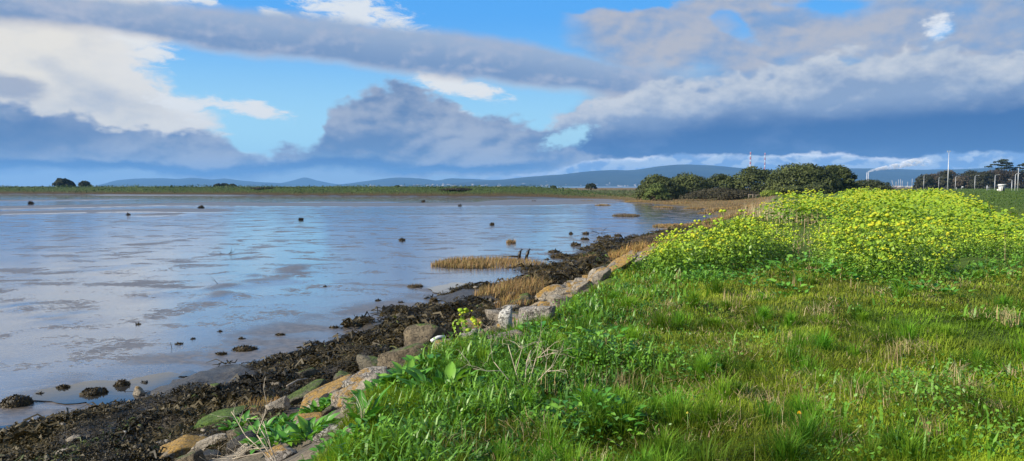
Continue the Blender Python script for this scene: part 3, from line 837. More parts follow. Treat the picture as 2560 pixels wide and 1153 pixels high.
# ------------------------------------------------------------------ lawn
def grass():
    n = 540000
    u = rng.random(n)
    r = np.exp(np.interp(u, [0, 0.58, 0.90, 1.0], np.log([3.4, 9.0, 17.5, 60.0])))
    a = np.radians(rng.uniform(-40, 54, n))
    x, y = r * np.sin(a), r * np.cos(a)
    z, ad, gd, tt = Hgt(x, y, True)
    az_in = alex_zone(x, y)
    bare = fbm(x * 1.1, y * 1.1, 71, 3)
    keep = (gd > 0.10 - 0.25 * (r < 7) + 0.5 * fbm(x * 1.5, y * 1.5, 72, 2)) & ((az_in < 1.2) | (rng.random(n) < 0.25)) & (rng.random(n) < 0.97 + 0.6 * bare)
    x, y, z, r, gd = x[keep], y[keep], z[keep], r[keep], gd[keep]
    n = len(x)
    tall = np.clip(0.5 + 1.5 * fbm(x * 0.7, y * 0.7, 73, 3) + 1.5 * fbm(x * 2.4, y * 2.4, 74, 2), 0.38, 1.6)
    h = (0.035 + 0.105 * tall) * rng.uniform(0.5, 1.4, n) + 0.05 * (gd < 1.2)
    h *= np.where(r > 20, 0.9, 1)
    w = np.clip(0.0042 * (r / 5), 0.004, 0.03) * rng.uniform(0.6, 1.5, n)
    az = 2 * np.pi * fbm(x * 0.9, y * 0.9, 75, 2) * 2.2 + rng.normal(0, 1.2, n)
    lean = np.abs(rng.normal(0.75, 0.45, n)) + 0.25 * tall
    t1 = np.clip(0.5 + 2.2 * fbm(x * 0.45, y * 0.45, 77, 3), 0, 1)
    t2 = np.clip(0.5 + 2.4 * fbm(x * 1.6, y * 1.6, 79, 2), 0, 1)
    C = lerp_c((0.090, 0.180, 0.011), (0.240, 0.330, 0.020), t1)
    C = C * (0.55 + 0.95 * t2)[:, None]
    warm = np.clip(1.3 + 4.5 * fbm(x * 0.35 + 9, y * 0.35, 81, 3) - 0.6, 0, 1) * np.clip((x - 0.2) / 3, 0.15, 1)
    C = C * (1 - 0.45 * warm)[:, None] + np.array([0.26, 0.27, 0.045]) * (0.45 * warm)[:, None]
    straw = rng.random(n) < (0.02 + 0.09 * np.clip(warm * t2, 0, 1))
    C[straw] = jit((0.34, 0.28, 0.12), straw.sum(), 0.2)
    lean[straw] += 1.0
    C = C * (1 + 0.18 * rng.normal(size=(n, 1)))
    G1 = Geo()
    G1.add(*blades(np.stack([x, y, z - 0.01], -1), h, w, az, np.clip(lean, 0, 1.5), np.clip(C, 0.004, 1)))
    # lush arching tufts
    nt = 300
    a = np.radians(rng.uniform(-30, 40, nt)); r = np.exp(rng.uniform(np.log(3.8), np.log(17), nt))
    tx, ty = r * np.sin(a), r * np.cos(a)
    ok = (sdist(tx, ty, G_LINE) > 0.15) & (alex_zone(tx, ty) < 0.4)
    for cx, cy, cr in zip(tx[ok], ty[ok], r[ok]):
        k = int(rng.integers(90, 240) * min(1, 9 / cr))
        rad = rng.uniform(0.06, 0.20)
        t = rng.uniform(0, 6.28, k); q_ = np.abs(rng.normal(0, 0.6, k))
        bx, by = cx + rad * q_ * np.cos(t), cy + rad * q_ * np.sin(t)
        base = np.array((0.085, 0.20, 0.014)) * rng.uniform(0.7, 1.7) * np.array([rng.uniform(0.85, 1.35), 1, 1])
        G1.add(*blades(np.stack([bx, by, Hgt(bx, by)], -1), rng.uniform(0.12, 0.30) * rng.uniform(0.6, 1.2, k), 0.005 * max(1, cr / 7), t + rng.normal(0, 0.5, k), 0.25 + 0.6 * np.clip(q_, 0, 1.6), jit(base, k, 0.16), 0.9))
    tag(link('grass', G1.mesh('grass', M_GRASS)), 'rough green grass covering the bank in the foreground', 'grass', None, 'stuff')
grass()

# matted straw-coloured tufts scattered over the lawn
def dry_tufts():
    Gd = Geo()
    spots = []
    for px, py in ((1345, 700), (1830, 775), (1870, 830), (1800, 905), (1560, 990), (1790, 1085), (1680, 1120), (1990, 880), (2160, 890), (2240, 910), (2390, 950), (2430, 985), (2490, 1040), (2140, 1020), (2240, 1030),
                   (2000, 960), (2050, 1130), (1980, 1120), (2120, 1130), (2330, 1120), (2460, 800), (2520, 820), (2060, 790), (1700, 1000), (2530, 960), (1480, 990), (1400, 1010), (2010, 1000), (1880, 1010), (2290, 880)):
        spots.append(hit(px, py)[:])
    a = np.radians(rng.uniform(-5, 40, 420)); r = np.exp(rng.uniform(np.log(4), np.log(18), 420))
    xs, ys = r * np.sin(a), r * np.cos(a)
    ok = (fbm(xs * 0.35 + 9, ys * 0.35, 81, 3) > -0.02) & (sdist(xs, ys, G_LINE) > 0.5) & (alex_zone(xs, ys) < 0.5)
    for x, y in zip(xs[ok], ys[ok]):
        spots.append((x, y, float(Hgt(x, y))))
    for i, (x, y, z) in enumerate(spots):
        k = int(rng.integers(26, 80) if i < 30 else rng.integers(6, 26))
        rad = rng.uniform(0.05, 0.16)
        px = x + rng.normal(0, rad, k); py = y + rng.normal(0, rad * 0.8, k)
        P = np.stack([px, py, Hgt(px, py) + rng.uniform(0.01, 0.10, k)], -1)
        rr = math.hypot(x, y)
        upright = rng.random() < 0.16
        lean = rng.uniform(0.1, 0.8, k) if upright else rng.uniform(1.5, 2.7, k)
        h = rng.uniform(0.12, 0.24, k) if upright else rng.uniform(0.08, 0.22, k)
        C = jit((0.46, 0.37, 0.19), k, 0.2)
        C[rng.random(k) < 0.35] *= 0.55
        Gd.add(*blades(P, h, 0.0034 * max(1, rr / 6), rng.uniform(0, 6.28) + rng.normal(0, 1.3, k), lean, C, 0.9))
    tag(link('dry_grass', Gd.mesh('dry_grass', M_DRY)), 'straw coloured dead tufts matted through the lawn', 'dry grass', None, 'stuff')
dry_tufts()

# low broad-leaved weeds mixed in the grass, thick along the bank's edge
def ground_cover():
    n = 150000
    a = np.radians(rng.uniform(-36, 42, n)); r = np.exp(rng.uniform(np.log(3.6), np.log(22), n))
    x, y = r * np.sin(a), r * np.cos(a)
    z, ad, gd, tt = Hgt(x, y, True)
    edge = np.exp(-((gd - 0.9) / 0.8) ** 2)
    azn = alex_zone(x, y)
    p = 0.95 * edge * (gd > 0.08) + 0.9 * (np.abs(azn) < 0.9) * (gd > 0) + np.clip(4.0 * fbm(x * 0.8, y * 0.8, 91, 3) - 0.12, 0, 0.8) * (gd > 0.3)
    k = (rng.random(n) < p) & (azn < 1.5) & (gd > 0.05)
    x, y, z, gd, r, azn, edge = x[k], y[k], z[k], gd[k], r[k], azn[k], edge[k]
    n = len(x)
    mound = np.clip(0.5 + 2 * fbm(x * 1.3, y * 1.3, 93, 2), 0, 1)
    Gc = Geo()
    up = rng.random(n) < 0.06 + 0.62 * edge
    # strappy upright leaves
    m = up
    C = lerp_c((0.055, 0.165, 0.014), (0.15, 0.32, 0.03), np.clip(mound + rng.normal(0, 0.32, n), 0, 1))
    fr = np.clip(r / 9, 0.9, 1.8)
    Gc.add(*blades(np.stack([x, y, z + rng.uniform(0, 0.07, n) * mound], -1)[m], (rng.uniform(0.08, 0.20, n) * (0.7 + 0.6 * mound))[m], (rng.uniform(0.014, 0.03, n) * fr)[m], rng.uniform(0, 6.28, m.sum()), rng.uniform(0.2, 1.2, m.sum()), C[m], 0.8))
    # small round leaves
    m = ~up
    hh = rng.uniform(0.02, 1.0, n) * (0.07 + 0.17 * mound)
    P = np.stack([x, y, z + hh], -1)
    N = rng.normal(0, 0.6, (n, 3)); N[:, 2] = 0.75
    size = rng.uniform(0.018, 0.045, n) * fr
    Gc.add(*cards(P[m], N[m], size[m], C[m], 1.5))
    tag(link('ground_cover', Gc.mesh('ground_cover', M_LEAF)), 'low leafy weeds growing through the grass along the bank', 'weeds', None, 'stuff')
ground_cover()

# ------------------------------------------------------------------ alexanders
def umbel(r, seed, k=8):
    q = np.random.default_rng(seed)
    V = [(0, 0, r * 0.75)]
    for ring, (rr, zz) in enumerate(((0.55, 0.62), (1.0, 0.12), (0.55, -0.18))):
        for i in range(k):
            t = 2 * math.pi * (i + 0.5 * ring) / k
            j = q.uniform(0.78, 1.22)
            V.append((r * rr * j * math.cos(t), r * rr * j * math.sin(t), r * (zz + q.uniform(-0.14, 0.14))))
    F = [(0, 1 + i, 1 + (i + 1) % k) for i in range(k)]
    Q = []
    for g0, g1 in ((1, 1 + k), (1 + k, 1 + 2 * k)):
        for i in range(k):
            Q.append((g0 + i, g1 + i, g1 + (i + 1) % k, g0 + (i + 1) % k))
    return np.array(V), [np.array(F), np.array(Q)]

class Alex:
    """one form of the plant: stem mesh, foliage mesh, list of flower head places"""
    def __init__(self, seed, H=1.05):
        q = np.random.default_rng(seed)
        st, fo = Geo(), Geo()
        self.heads = []
        gs = np.array([0.13, 0.22, 0.035])
        main = np.array([(0, 0, -0.05), (q.normal(0, .02), q.normal(0, .02), H * 0.35), (q.normal(0, .04), q.normal(0, .04), H * 0.8)])
        st.add(*tube(main, [0.011, 0.009, 0.006], 5), gs)
        ends = [(main[2], main[2] + np.array([q.normal(0, .03), q.normal(0, .03), H * 0.2]))]
        nb = int(q.integers(5, 8))
        for i in range(nb):
            t = q.uniform(0.25, 0.95)
            p0 = main[1] * (1 - t) + main[2] * t
            az = 2 * math.pi * i / nb + q.uniform(-.4, .4)
            out = q.uniform(0.16, 0.38) * H
            p1 = p0 + np.array([out * math.cos(az), out * math.sin(az), H * q.uniform(0.12, 0.36)])
            mid = (p0 + p1) / 2 + np.array([0.04 * math.cos(az), 0.04 * math.sin(az), -0.02])
            st.add(*tube([p0, mid, p1], [0.006, 0.005, 0.004], 4), gs)
            ends.append((mid, p1))
        for p0, p1 in ends:
            for k in range(int(q.integers(1, 4))):
                az = q.uniform(0, 6.28)
                o = q.uniform(0.04, 0.12)
                e = p1 + np.array([o * math.cos(az), o * math.sin(az), q.uniform(0.03, 0.11)])
                st.add(*tube([p1 - (p1 - p0) * 0.1, (p1 + e) / 2 + np.array([0, 0, .008]), e], [0.004, 0.003, 0.003], 3), gs)
                self.heads.append((e, q.uniform(0.6, 1.45), q.uniform(-0.35, 0.35), q.uniform(-0.35, 0.35)))
        n = 130
        az = q.uniform(0, 6.28, n); rr = np.sqrt(q.random(n)) * 0.42; zz = q.uniform(0.06, 0.92, n) * H
        rr = rr * (1.1 - 0.35 * zz / H)
        P = np.stack([rr * np.cos(az), rr * np.sin(az), zz], -1)
        N = np.stack([np.cos(az) * 0.5, np.sin(az) * 0.5, np.ones(n) * 0.7], -1) + q.normal(0, 0.35, (n, 3))
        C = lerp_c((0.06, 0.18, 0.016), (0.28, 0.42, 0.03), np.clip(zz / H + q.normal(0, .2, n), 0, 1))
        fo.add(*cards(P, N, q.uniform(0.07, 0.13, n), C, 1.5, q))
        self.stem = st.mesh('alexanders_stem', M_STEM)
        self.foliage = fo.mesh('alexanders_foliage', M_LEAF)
        hd = Geo()
        for (e, s, rx, ry) in self.heads:
            V, F = umbel(0.040 * s, int(q.integers(1e6)), 6)
            V = V @ np.array(Euler((rx, ry, q.uniform(0, 6))).to_matrix()).T + e
            hd.add(V, F, jit((0.43, 0.52, 0.04), 1, 0.22, q)[0])
        self.heads_mesh = hd.mesh('alexanders_flower_heads', M_FLOWER)

ALEX = [Alex(100 + i, 0.95 + 0.07 * (i % 4)) for i in range(6)]
UMB = []
for i in range(4):
    q = Geo()
    V, F = umbel(0.040, 900 + i, 7)
    q.add(V, F, ((0.47, 0.53, 0.035), (0.40, 0.51, 0.05), (0.54, 0.54, 0.04), (0.34, 0.48, 0.04))[i])
    UMB.append(q.mesh('flower_head', M_FLOWER))

def swell(x, y):
    """the stand grows taller and lower in patches"""
    s_ = 0.88 + 1.5 * fbm(np.asarray(x) * 0.22, np.asarray(y) * 0.16, 105, 3)
    bx, by = onz(1850, 672, 0)
    hol = sum(0.45 * np.exp(-((x - hx) ** 2 + ((y - hy) / 1.6) ** 2) / (hr * hr)) for hx, hy, hr in HOLLOWS)
    return np.clip(s_, 0.5, 1.32) * (1 - np.clip(hol, 0, 0.5)) + 0.12 * np.exp(-(((x - bx) / 1.3) ** 2 + ((y - by) / 2.5) ** 2))
HOLLOWS = [(*onz(px, py, 0.5), rr) for px, py, rr in ((1990, 610, 0.8), (2150, 640, 0.6), (2180, 585, 1.0), (2200, 562, 1.3), (2225, 545, 1.6), (2250, 530, 2.2), (2540, 610, 1.2), (2330, 600, 0.9), (2010, 545, 1.8), (1950, 560, 1.2), (2450, 560, 1.2))]
def alexanders():
    pts = []
    yy = 11.0
    while yy < 118:
        sp = 0.40 * max(1.0, (yy / 22) ** 0.75)
        xs = np.arange(-2, 0.56 * yy + 6, sp)
        px = xs + rng.uniform(-0.5, 0.5, len(xs)) * sp; py = yy + rng.uniform(-0.5, 0.5, len(xs)) * sp
        ins = alex_zone(px, py)
        az = np.arctan2(px, py)
        thin = fbm(px * 0.55, py * 0.55, 101, 2)
        # a thinner gap of dead stalks and low leaves left of the middle
        gx, gy = onz(1990, 640, 0)
        gap = np.exp(-(((px / py - gx / gy) / 0.035) ** 2)) * (py < 32)
        hol = sum(0.60 * np.exp(-((px - hx) ** 2 + ((py - hy) / 1.6) ** 2) / (hr * hr)) for hx, hy, hr in HOLLOWS)
        keep = (ins > 0) & (rng.random(len(xs)) < 0.95 + 1.6 * thin - 0.55 * gap - hol) & (az < R(42))
        for a, b, i in zip(px[keep], py[keep], ins[keep]):
            pts.append((a, b, i))
        yy += sp * 0.9
    pts = sorted(pts, key=lambda p: math.hypot(p[0], p[1]))
    near, rest = pts[:290], pts[290:]
    grp = 'alexanders in flower along the bank'
    for i, (x, y, ins) in enumerate(near):
        A = ALEX[int(rng.integers(6))]
        hgt = rng.uniform(0.76, 1.32) * (0.68 + 0.32 * min(1, max(ins, 0.05) / 1.4)) * swell(x, y)
        hgt = float(min(hgt, 1.16))
        t = empty('alexanders_plant', (x, y, float(Hgt(x, y)) - 0.02), rng.uniform(0, 6.28))
        t.scale = (hgt, hgt, hgt)
        pxx = 1280 + FPX * x / y
        row = 'in front row' if ins < 0.8 else ('in second row' if ins < 2.0 else 'deep inside')
        side = ('above the lichened shore ledge' if pxx < 1720 else 'in tall clump left of dead stalks' if pxx < 1940 else 'among pale dead stalks' if pxx < 2080 else
                'right of the dead stalks' if pxx < 2230 else 'before the dark hollow' if pxx < 2380 else 'at the right hand end by the field')
        size_ = 'tall' if hgt > 0.95 else 'middling' if hgt > 0.72 else 'short'
        tag(t, '%s yellow alexanders %s, %s' % (size_, row, side), 'plant', '%s alexanders %s, %s' % (size_, row, side))
        link('stem', A.stem, t)
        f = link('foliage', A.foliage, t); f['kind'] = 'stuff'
        if i < 70:
            for (e, s, rx, ry) in A.heads:
                o = link('flower_head', UMB[int(rng.integers(4))], t)
                o.location = e
                o.rotation_euler = (rx, ry, rng.uniform(0, 6))
                o.scale = (s, s, s)
        else:
            f = link('flower_heads', A.heads_mesh, t); f['kind'] = 'stuff'
    Gr, Gf = Geo(), Geo()
    nr = len(rest)
    P = np.array([(p[0], p[1]) for p in rest])
    Z = Hgt(P[:, 0], P[:, 1])
    dist = np.hypot(P[:, 0], P[:, 1])
    sc = rng.uniform(0.70, 1.24, nr) * swell(P[:, 0], P[:, 1])
    kf = 22
    base = np.repeat(np.stack([P[:, 0], P[:, 1], Z], -1), kf, 0)
    ds = np.repeat(np.clip(dist / 25, 1, 2.6), kf); ss_ = np.repeat(sc, kf)
    az = rng.uniform(0, 6.28, nr * kf); rad = np.sqrt(rng.random(nr * kf)) * 0.4 * np.clip(ds, 1, 1.7); hz = rng.uniform(0.15, 0.95, nr * kf) * ss_
    Q = base + np.stack([rad * np.cos(az), rad * np.sin(az), hz], -1)
    N = rng.normal(0, 0.5, (nr * kf, 3)); N[:, 2] = 0.8
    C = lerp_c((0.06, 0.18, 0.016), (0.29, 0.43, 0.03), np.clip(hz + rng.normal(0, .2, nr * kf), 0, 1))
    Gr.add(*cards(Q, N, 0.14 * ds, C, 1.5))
    # flower heads of the far plants: six-sided domes
    kh = 9
    base = np.repeat(np.stack([P[:, 0], P[:, 1], Z], -1), kh, 0)
    ds = np.repeat(np.clip(dist / 30, 1, 2.2), kh); ss_ = np.repeat(sc, kh)
    n = nr * kh
    az = rng.uniform(0, 6.28, n); rad = np.sqrt(rng.random(n)) * 0.42 * np.clip(ds, 1, 1.7)
    Q = base + np.stack([rad * np.cos(az), rad * np.sin(az), ss_ * rng.uniform(0.62, 1.08, n)], -1)
    rr = 0.045 * ds * rng.uniform(0.55, 1.4, n)
    t = np.linspace(0, 2 * np.pi, 6, endpoint=False)
    ring = np.stack([np.cos(t), np.sin(t), np.zeros(6)], -1)
    V = np.concatenate([Q[:, None] + np.array([0, 0, 1.0]) * (rr * 0.75)[:, None, None], Q[:, None] + ring[None] * rr[:, None, None] * rng.uniform(0.8, 1.15, (n, 6, 1))], 1)
    i0 = np.arange(n)[:, None, None] * 7
    F = (i0 + np.array([[0, 1 + i, 1 + (i + 1) % 6] for i in range(6)])[None]).reshape(-1, 3)
    tone = np.clip(0.5 + 1.8 * fbm(Q[:, 0] * 0.25, Q[:, 1] * 0.25, 103, 2) + rng.normal(0, 0.2, n), 0, 1)
    C = lerp_c((0.26, 0.42, 0.03), (0.52, 0.53, 0.035), tone)
    sel = rng.random(n) < np.clip(0.78 + 2.4 * fbm(Q[:, 0] * 0.3, Q[:, 1] * 0.2, 107, 3), 0.25, 1)
    F = F.reshape(n, 6, 3)[sel].reshape(-1, 3)
    Gf.add(V.reshape(-1, 3), [F], np.repeat(C, 7, 0))
    root = empty('alexanders_stand', (0, 0, 0))
    tag(root, 'mass of flowering alexanders running back along the bank towards the trees', 'plants', None, 'stuff')
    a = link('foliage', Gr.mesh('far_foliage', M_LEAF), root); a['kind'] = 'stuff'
    b = link('flower_heads', Gf.mesh('far_flower_heads', M_FLOWER), root); b['kind'] = 'stuff'
    # last year's dead stalks standing among them
    Gs = Geo()
    for (px, py, wx, k, hh) in ((1985, 628, 40, 90, 0.75), (2000, 560, 60, 150, 0.8), (1925, 545, 50, 190, 0.7), (1960, 540, 60, 200, 0.75), (1980, 522, 60, 200, 0.8), (2030, 510, 60, 200, 0.8), (2110, 640, 30, 60, 0.9), (2060, 530, 60, 130, 0.8), (2130, 560, 50, 60, 0.9), (2330, 640, 60, 24, 0.9), (1900, 530, 40, 90, 0.8)):
        cx, cy = onz(px, py, 0.0)
        ww = wx / FPX * cy
        x = cx + rng.normal(0, ww * 0.6, k); y = cy + rng.normal(0, max(0.5, cy * 0.06), k)
        Gs.add(*blades(np.stack([x, y, Hgt(x, y)], -1), rng.uniform(0.5, 1.05, k) * hh, np.clip(0.005 * cy / 14, 0.005, 0.014), rng.uniform(0, 6.28, k), rng.uniform(0.0, 0.4, k), jit((0.55, 0.44, 0.27), k, 0.22)))
    tag(link('dead_stalks', Gs.mesh('dead_stalks', M_DRY)), 'pale dead stalks standing in the gap among the yellow alexanders', 'dead stalks', None, 'stuff')
alexanders()

TUSS = [(1215, 650, 275, 34, 'long low island of brown cord grass out on the mud'), (1282, 710, 205, 40, 'brown cord grass bed on the dark wrack beside the bright pool'), (1285, 748, 105, 36, 'golden cord grass clump just above the shore rocks'),
        (1600, 622, 190, 40, 'golden cord grass strip behind the lichened ledge'), (1695, 562, 125, 15, 'thin brown grass spit beyond the wrack'), (1565, 536, 74, 12, 'dark isolated grass islet far out on the mud'),
        (655, 1005, 140, 52, 'straw coloured grass clump between the wrack and the near slabs'), (1278, 600, 26, 22, 'tiny upright grass tuft alone on the mud'), (1037, 711, 40, 18, 'sparse grass tuft standing in the mud left of the bright pool'),
        (1725, 583, 130, 22, 'brown grass band at the foot of the yellow plants'), (1800, 546, 90, 16, 'brown grass patch left of the yellow plants'), (1640, 590, 150, 14, 'dark brown grass band over the outer wrack'),
        (1506, 511, 40, 8, 'small tan grass islet near the far saltmarsh'), (1735, 519, 52, 10, 'tan grass islet beside the saltmarsh edge'), (1795, 523, 70, 10, 'second tan grass islet beside the saltmarsh edge, nearer the plants'), (1860, 516, 70, 14, 'tan grass patch at the corner of the saltmarsh'),
        (1850, 532, 100, 14, 'brown grass shelf just left of the tallest yellow plants'), (1655, 516, 56, 9, 'tan grass islet off the outer saltmarsh'),
        (1690, 506, 70, 9, 'brown grass hummock at the point of the saltmarsh'), (1595, 502, 70, 8, 'brown grass hummock on the outer mud below the dark thicket'), (1880, 548, 70, 16, 'tan grass clump at the left foot of the yellow plants'),
        (1455, 501, 60, 7, 'low tan grass islet below the larger dome bush'), (1765, 531, 46, 9, 'little tan grass islet left of the brown grass shelf'), (1345, 722, 70, 20, 'tan grass clump at the right end of the cord grass bed'), (1470, 640, 60, 18, 'tan grass clump between wrack boulders and the lichened ledge')]
TUSS_E = []
for (px, py, w, h, lab) in TUSS:
    p_ = hit(px, py + h * 0.35)
    w_ = w / FPX * p_.y
    TUSS_E.append((p_.x, p_.y, w_ / 2, min(w_ * 0.45, max(0.35, p_.y * 0.05))))
def free_of_tussocks(x, y):
    ok = np.ones(len(x), bool)
    for (cx, cy, rx, ry) in TUSS_E:
        ok &= (((x - cx) / rx) ** 2 + ((y - cy) / ry) ** 2 > 0.9) & (((x - cx) / rx) ** 2 + ((y - cy + ry * 0.8) / ry) ** 2 > 0.8)
    return ok

# ------------------------------------------------------------------ wrack on the foreshore
def seaweed():
    n = 700000
    a = np.radians(rng.uniform(-46, 24, n)); r = np.exp(rng.uniform(np.log(5.5), np.log(62), n))
    x, y = r * np.sin(a), r * np.cos(a)
    z, ad, gd, tt = Hgt(x, y, True)
    above = z - (MUD + 0.03)
    patch = fbm(x * 0.6, y * 0.6, 111, 3)
    k = (above > -0.12 * (r < 13)) & (ad > np.where(r < 13, -0.3, -1.5)) & (tt < 0.64 + 0.28 * fbm(x * 0.9, y * 0.9, 113, 2)) & (patch > 0.0 - 0.28 * sstep(tt, 0.15, 0.4) - 0.35 * (r < 13)) & free_of_tussocks(x, y)
    x, y, z, r, tt = x[k], y[k], z[k], r[k], tt[k]
    m_ = 135000
    x, y, z, r, tt = x[:m_], y[:m_], z[:m_], r[:m_], tt[:m_]
    n = len(x)
    sc = np.clip(r / 15, 0.55, 1.7)
    clump = np.clip(0.6 + 2.2 * np.clip(fbm(x * 2.2, y * 2.2, 115, 2) + 0.25, 0, 1), 0.6, 1.7)
    Ln = 0.085 * np.exp(rng.normal(0, 0.45, n)) * sc * clump; Wd = rng.uniform(0.006, 0.013, n) * sc * clump
    th = np.pi * 0.9 + rng.normal(0, 1.4, n)
    d = np.stack([np.cos(th), np.sin(th), np.zeros(n)], -1); s = np.stack([-np.sin(th), np.cos(th), rng.normal(0, 0.7, n)], -1)
    P0 = np.stack([x, y, z + rng.uniform(0.0, 0.05, n) * sc ** 0.5 + np.maximum(0, MUD - z)], -1)
    up = np.array([0, 0, 1.0])
    arch = rng.uniform(0.0, 0.028, n) * sc ** 0.7 * clump
    V = []
    for f, hz in ((0, 0), (0.5, 1.0), (1.0, -0.2)):
        c = P0 + d * (Ln * f)[:, None] + up * (arch * hz)[:, None] + s * (Ln * 0.25 * math.sin(f * 4) * rng.choice([-1, 1], n))[:, None]
        w = (Wd * (0.5 + 0.5 * math.sin(f * 2.6 + 0.3)))[:, None] * s
        V += [c - w, c + w]
    V = np.stack(V, 1)
    i = np.arange(n)[:, None] * 6
    q = np.concatenate([i + np.array([[0, 1, 3, 2]]), i + np.array([[2, 3, 5, 4]])])
    tone = np.clip(0.5 + 1.8 * fbm(x * 0.9, y * 0.9, 117, 3) + rng.normal(0, .25, n), 0, 1)
    C = lerp_c((0.014, 0.011, 0.005), (0.070, 0.052, 0.018), tone)
    C = C * (0.65 + 0.35 * clump / 1.1)[:, None]
    gr = rng.random(n) < np.clip(1.6 * fbm(x * 0.5, y * 0.5, 119, 2) - 0.1, 0.01, 0.35) * (tt > 0.25)
    C[gr] = jit((0.060, 0.075, 0.016), gr.sum(), 0.2)
    Gw = Geo()
    Gw.add(V.reshape(-1, 3), [q], np.repeat(C, 6, 0))
    tag(link('seaweed', Gw.mesh('seaweed', M_WEED)), 'thick mat of dark brown bladder wrack over the foreshore', 'seaweed', None, 'stuff')
seaweed()

def weed_clump(px, py, w, h, label, group=None, seed=0, loc=None):
    """a rock or heap under wrack: one lump and its fronds"""
    q = np.random.default_rng(seed)
    p = loc or hit(px, py)
    f_ = 0.62 if py < 620 else 0.85
    W_ = f_ * w / FPX * p.y; Hh = f_ * h / FPX * p.y
    r = np.hypot(p.x, p.y)
    bm = bmesh.new()
    bmesh.ops.create_icosphere(bm, subdivisions=3 if w > 40 else 2, radius=1)
    V = np.array([v.co[:] for v in bm.verts])
    F = np.array([[v.index for v in f.verts] for f in bm.faces])
    bm.free()
    k = 1 + 0.55 * fbm(V[:, 0] * 1.6 + seed, V[:, 1] * 1.6 + V[:, 2], seed, 3)
    V = V * k[:, None] * np.array([W_ / 2, W_ / 2 * q.uniform(0.6, 0.9), Hh * 0.55])
    t = empty('seaweed_clump', (p.x, p.y, p.z - 0.02))
    tag(t, label, 'seaweed', group)
    g0 = Geo(); g0.add(V, [F], (0.014, 0.011, 0.006))
    link('lump', g0.mesh('lump', M_WEED, True), t)
    n = int(np.clip(w * 9, 70, 700))
    idx = q.integers(0, len(V), n)
    Pn = V[idx] * 1.02; N = V[idx] / np.linalg.norm(V[idx], axis=1, keepdims=True) + q.normal(0, 0.45, (n, 3))
    m = Pn[:, 2] > -0.1 * Hh
    g1 = Geo()
    g1.add(*cards(Pn[m], N[m], q.uniform(0.05, 0.12, m.sum()) * max(1, r / 14), lerp_c((0.02, 0.014, 0.007), (0.085, 0.06, 0.022), q.random(m.sum())), 3.2, q))
    f = link('fronds', g1.mesh('fronds', M_WEED), t); f['kind'] = 'stuff'

small = 'dark seaweed-topped lump lying on the wet mud off the wrack'
grp_s = 'seaweed lumps out on the mud'
CLUMPS = [(38, 1012, 90, 48, 'big dark heap of wrack alone on the mud at bottom left'), (160, 970, 36, 18, 'lone wrack lump between the blue pool and the mud'), (235, 985, 74, 32, 'broad wrack clump dividing the blue pools'),
          (305, 965, 46, 34, 'tall wrack clump at the edge of the blue pool'), (612, 875, 66, 22, 'isolated low wrack mound off the seaweed mat'), (555, 887, 28, 14, 'small pointed wrack lump left of the low mound'),
          (915, 800, 50, 18, 'wrack lump at the mouth of the seaweed gully'), (1015, 782, 70, 16, 'flat wrack mound above the seaweed gully'), (1085, 755, 24, 22, 'dark wrack stack beside the slim bright pool'),
          (1415, 690, 84, 32, 'large black wrack boulder at the end of the brown grass'), (1372, 690, 70, 26, 'black wrack boulder by the right end of the brown grass bed'), (1422, 660, 40, 14, 'round wrack boulder next to the marsh grass island'),
          (1428, 678, 40, 16, 'wrack boulder in the group below the grass island'), (1400, 643, 56, 14, 'wrack boulder pair seaward of the dark shore'), (1440, 614, 34, 18, 'wrack boulder with a peaked top at the outer shore'),
          (1385, 632, 36, 12, 'wrack boulder right of the driftwood posts'), (1333, 674, 22, 8, 'small wrack lump right of the grass island'), (1462, 600, 26, 10, 'small wrack lump at the outer end of the shore')]
for i, (px, py, w, h, lab) in enumerate(CLUMPS):
    weed_clump(px, py, w, h, lab, None, 300 + i)
for i, (px, py, w, h) in enumerate(((752, 550, 14, 7), (1006, 601, 20, 7), (503, 520, 12, 6), (76, 510, 10, 6), (1230, 562, 14, 4), (605, 848, 16, 7), (483, 848, 12, 6), (447, 861, 20, 8), (550, 830, 10, 4), (813, 718, 8, 5),
                                    (945, 752, 12, 5), (1002, 757, 14, 5), (1465, 585, 20, 6), (1427, 585, 10, 5), (1518, 593, 24, 7), (100, 985, 16, 8), (362, 957, 14, 9), (345, 812, 10, 4), (1140, 748, 14, 7), (1150, 756, 22, 6), (960, 785, 20, 8), (835, 820, 30, 10),
                                    (700, 838, 26, 8), (870, 815, 24, 8), (1350, 683, 16, 6), (1368, 651, 12, 5), (1310, 668, 12, 4), (1058, 506, 8, 4), (1150, 515, 6, 4), (1335, 506, 10, 4), (1500, 596, 18, 7), (1545, 590, 22, 7), (320, 538, 6, 3))):
    where = 'far out' if py < 530 else 'mid flat' if py < 612 else 'off middle shore' if py < 770 else 'off near wrack'
    who = 'at the far left' if px < 400 else 'below the blue sky gap' if px < 700 else 'left of the grass island' if px < 1080 else 'out by the grass island'
    lab = '%s dark weedy lump on mud, %s, %s' % ('broad' if w > 15 else 'small', where, who)
    weed_clump(px, py, w, h, lab, lab, 400 + i)

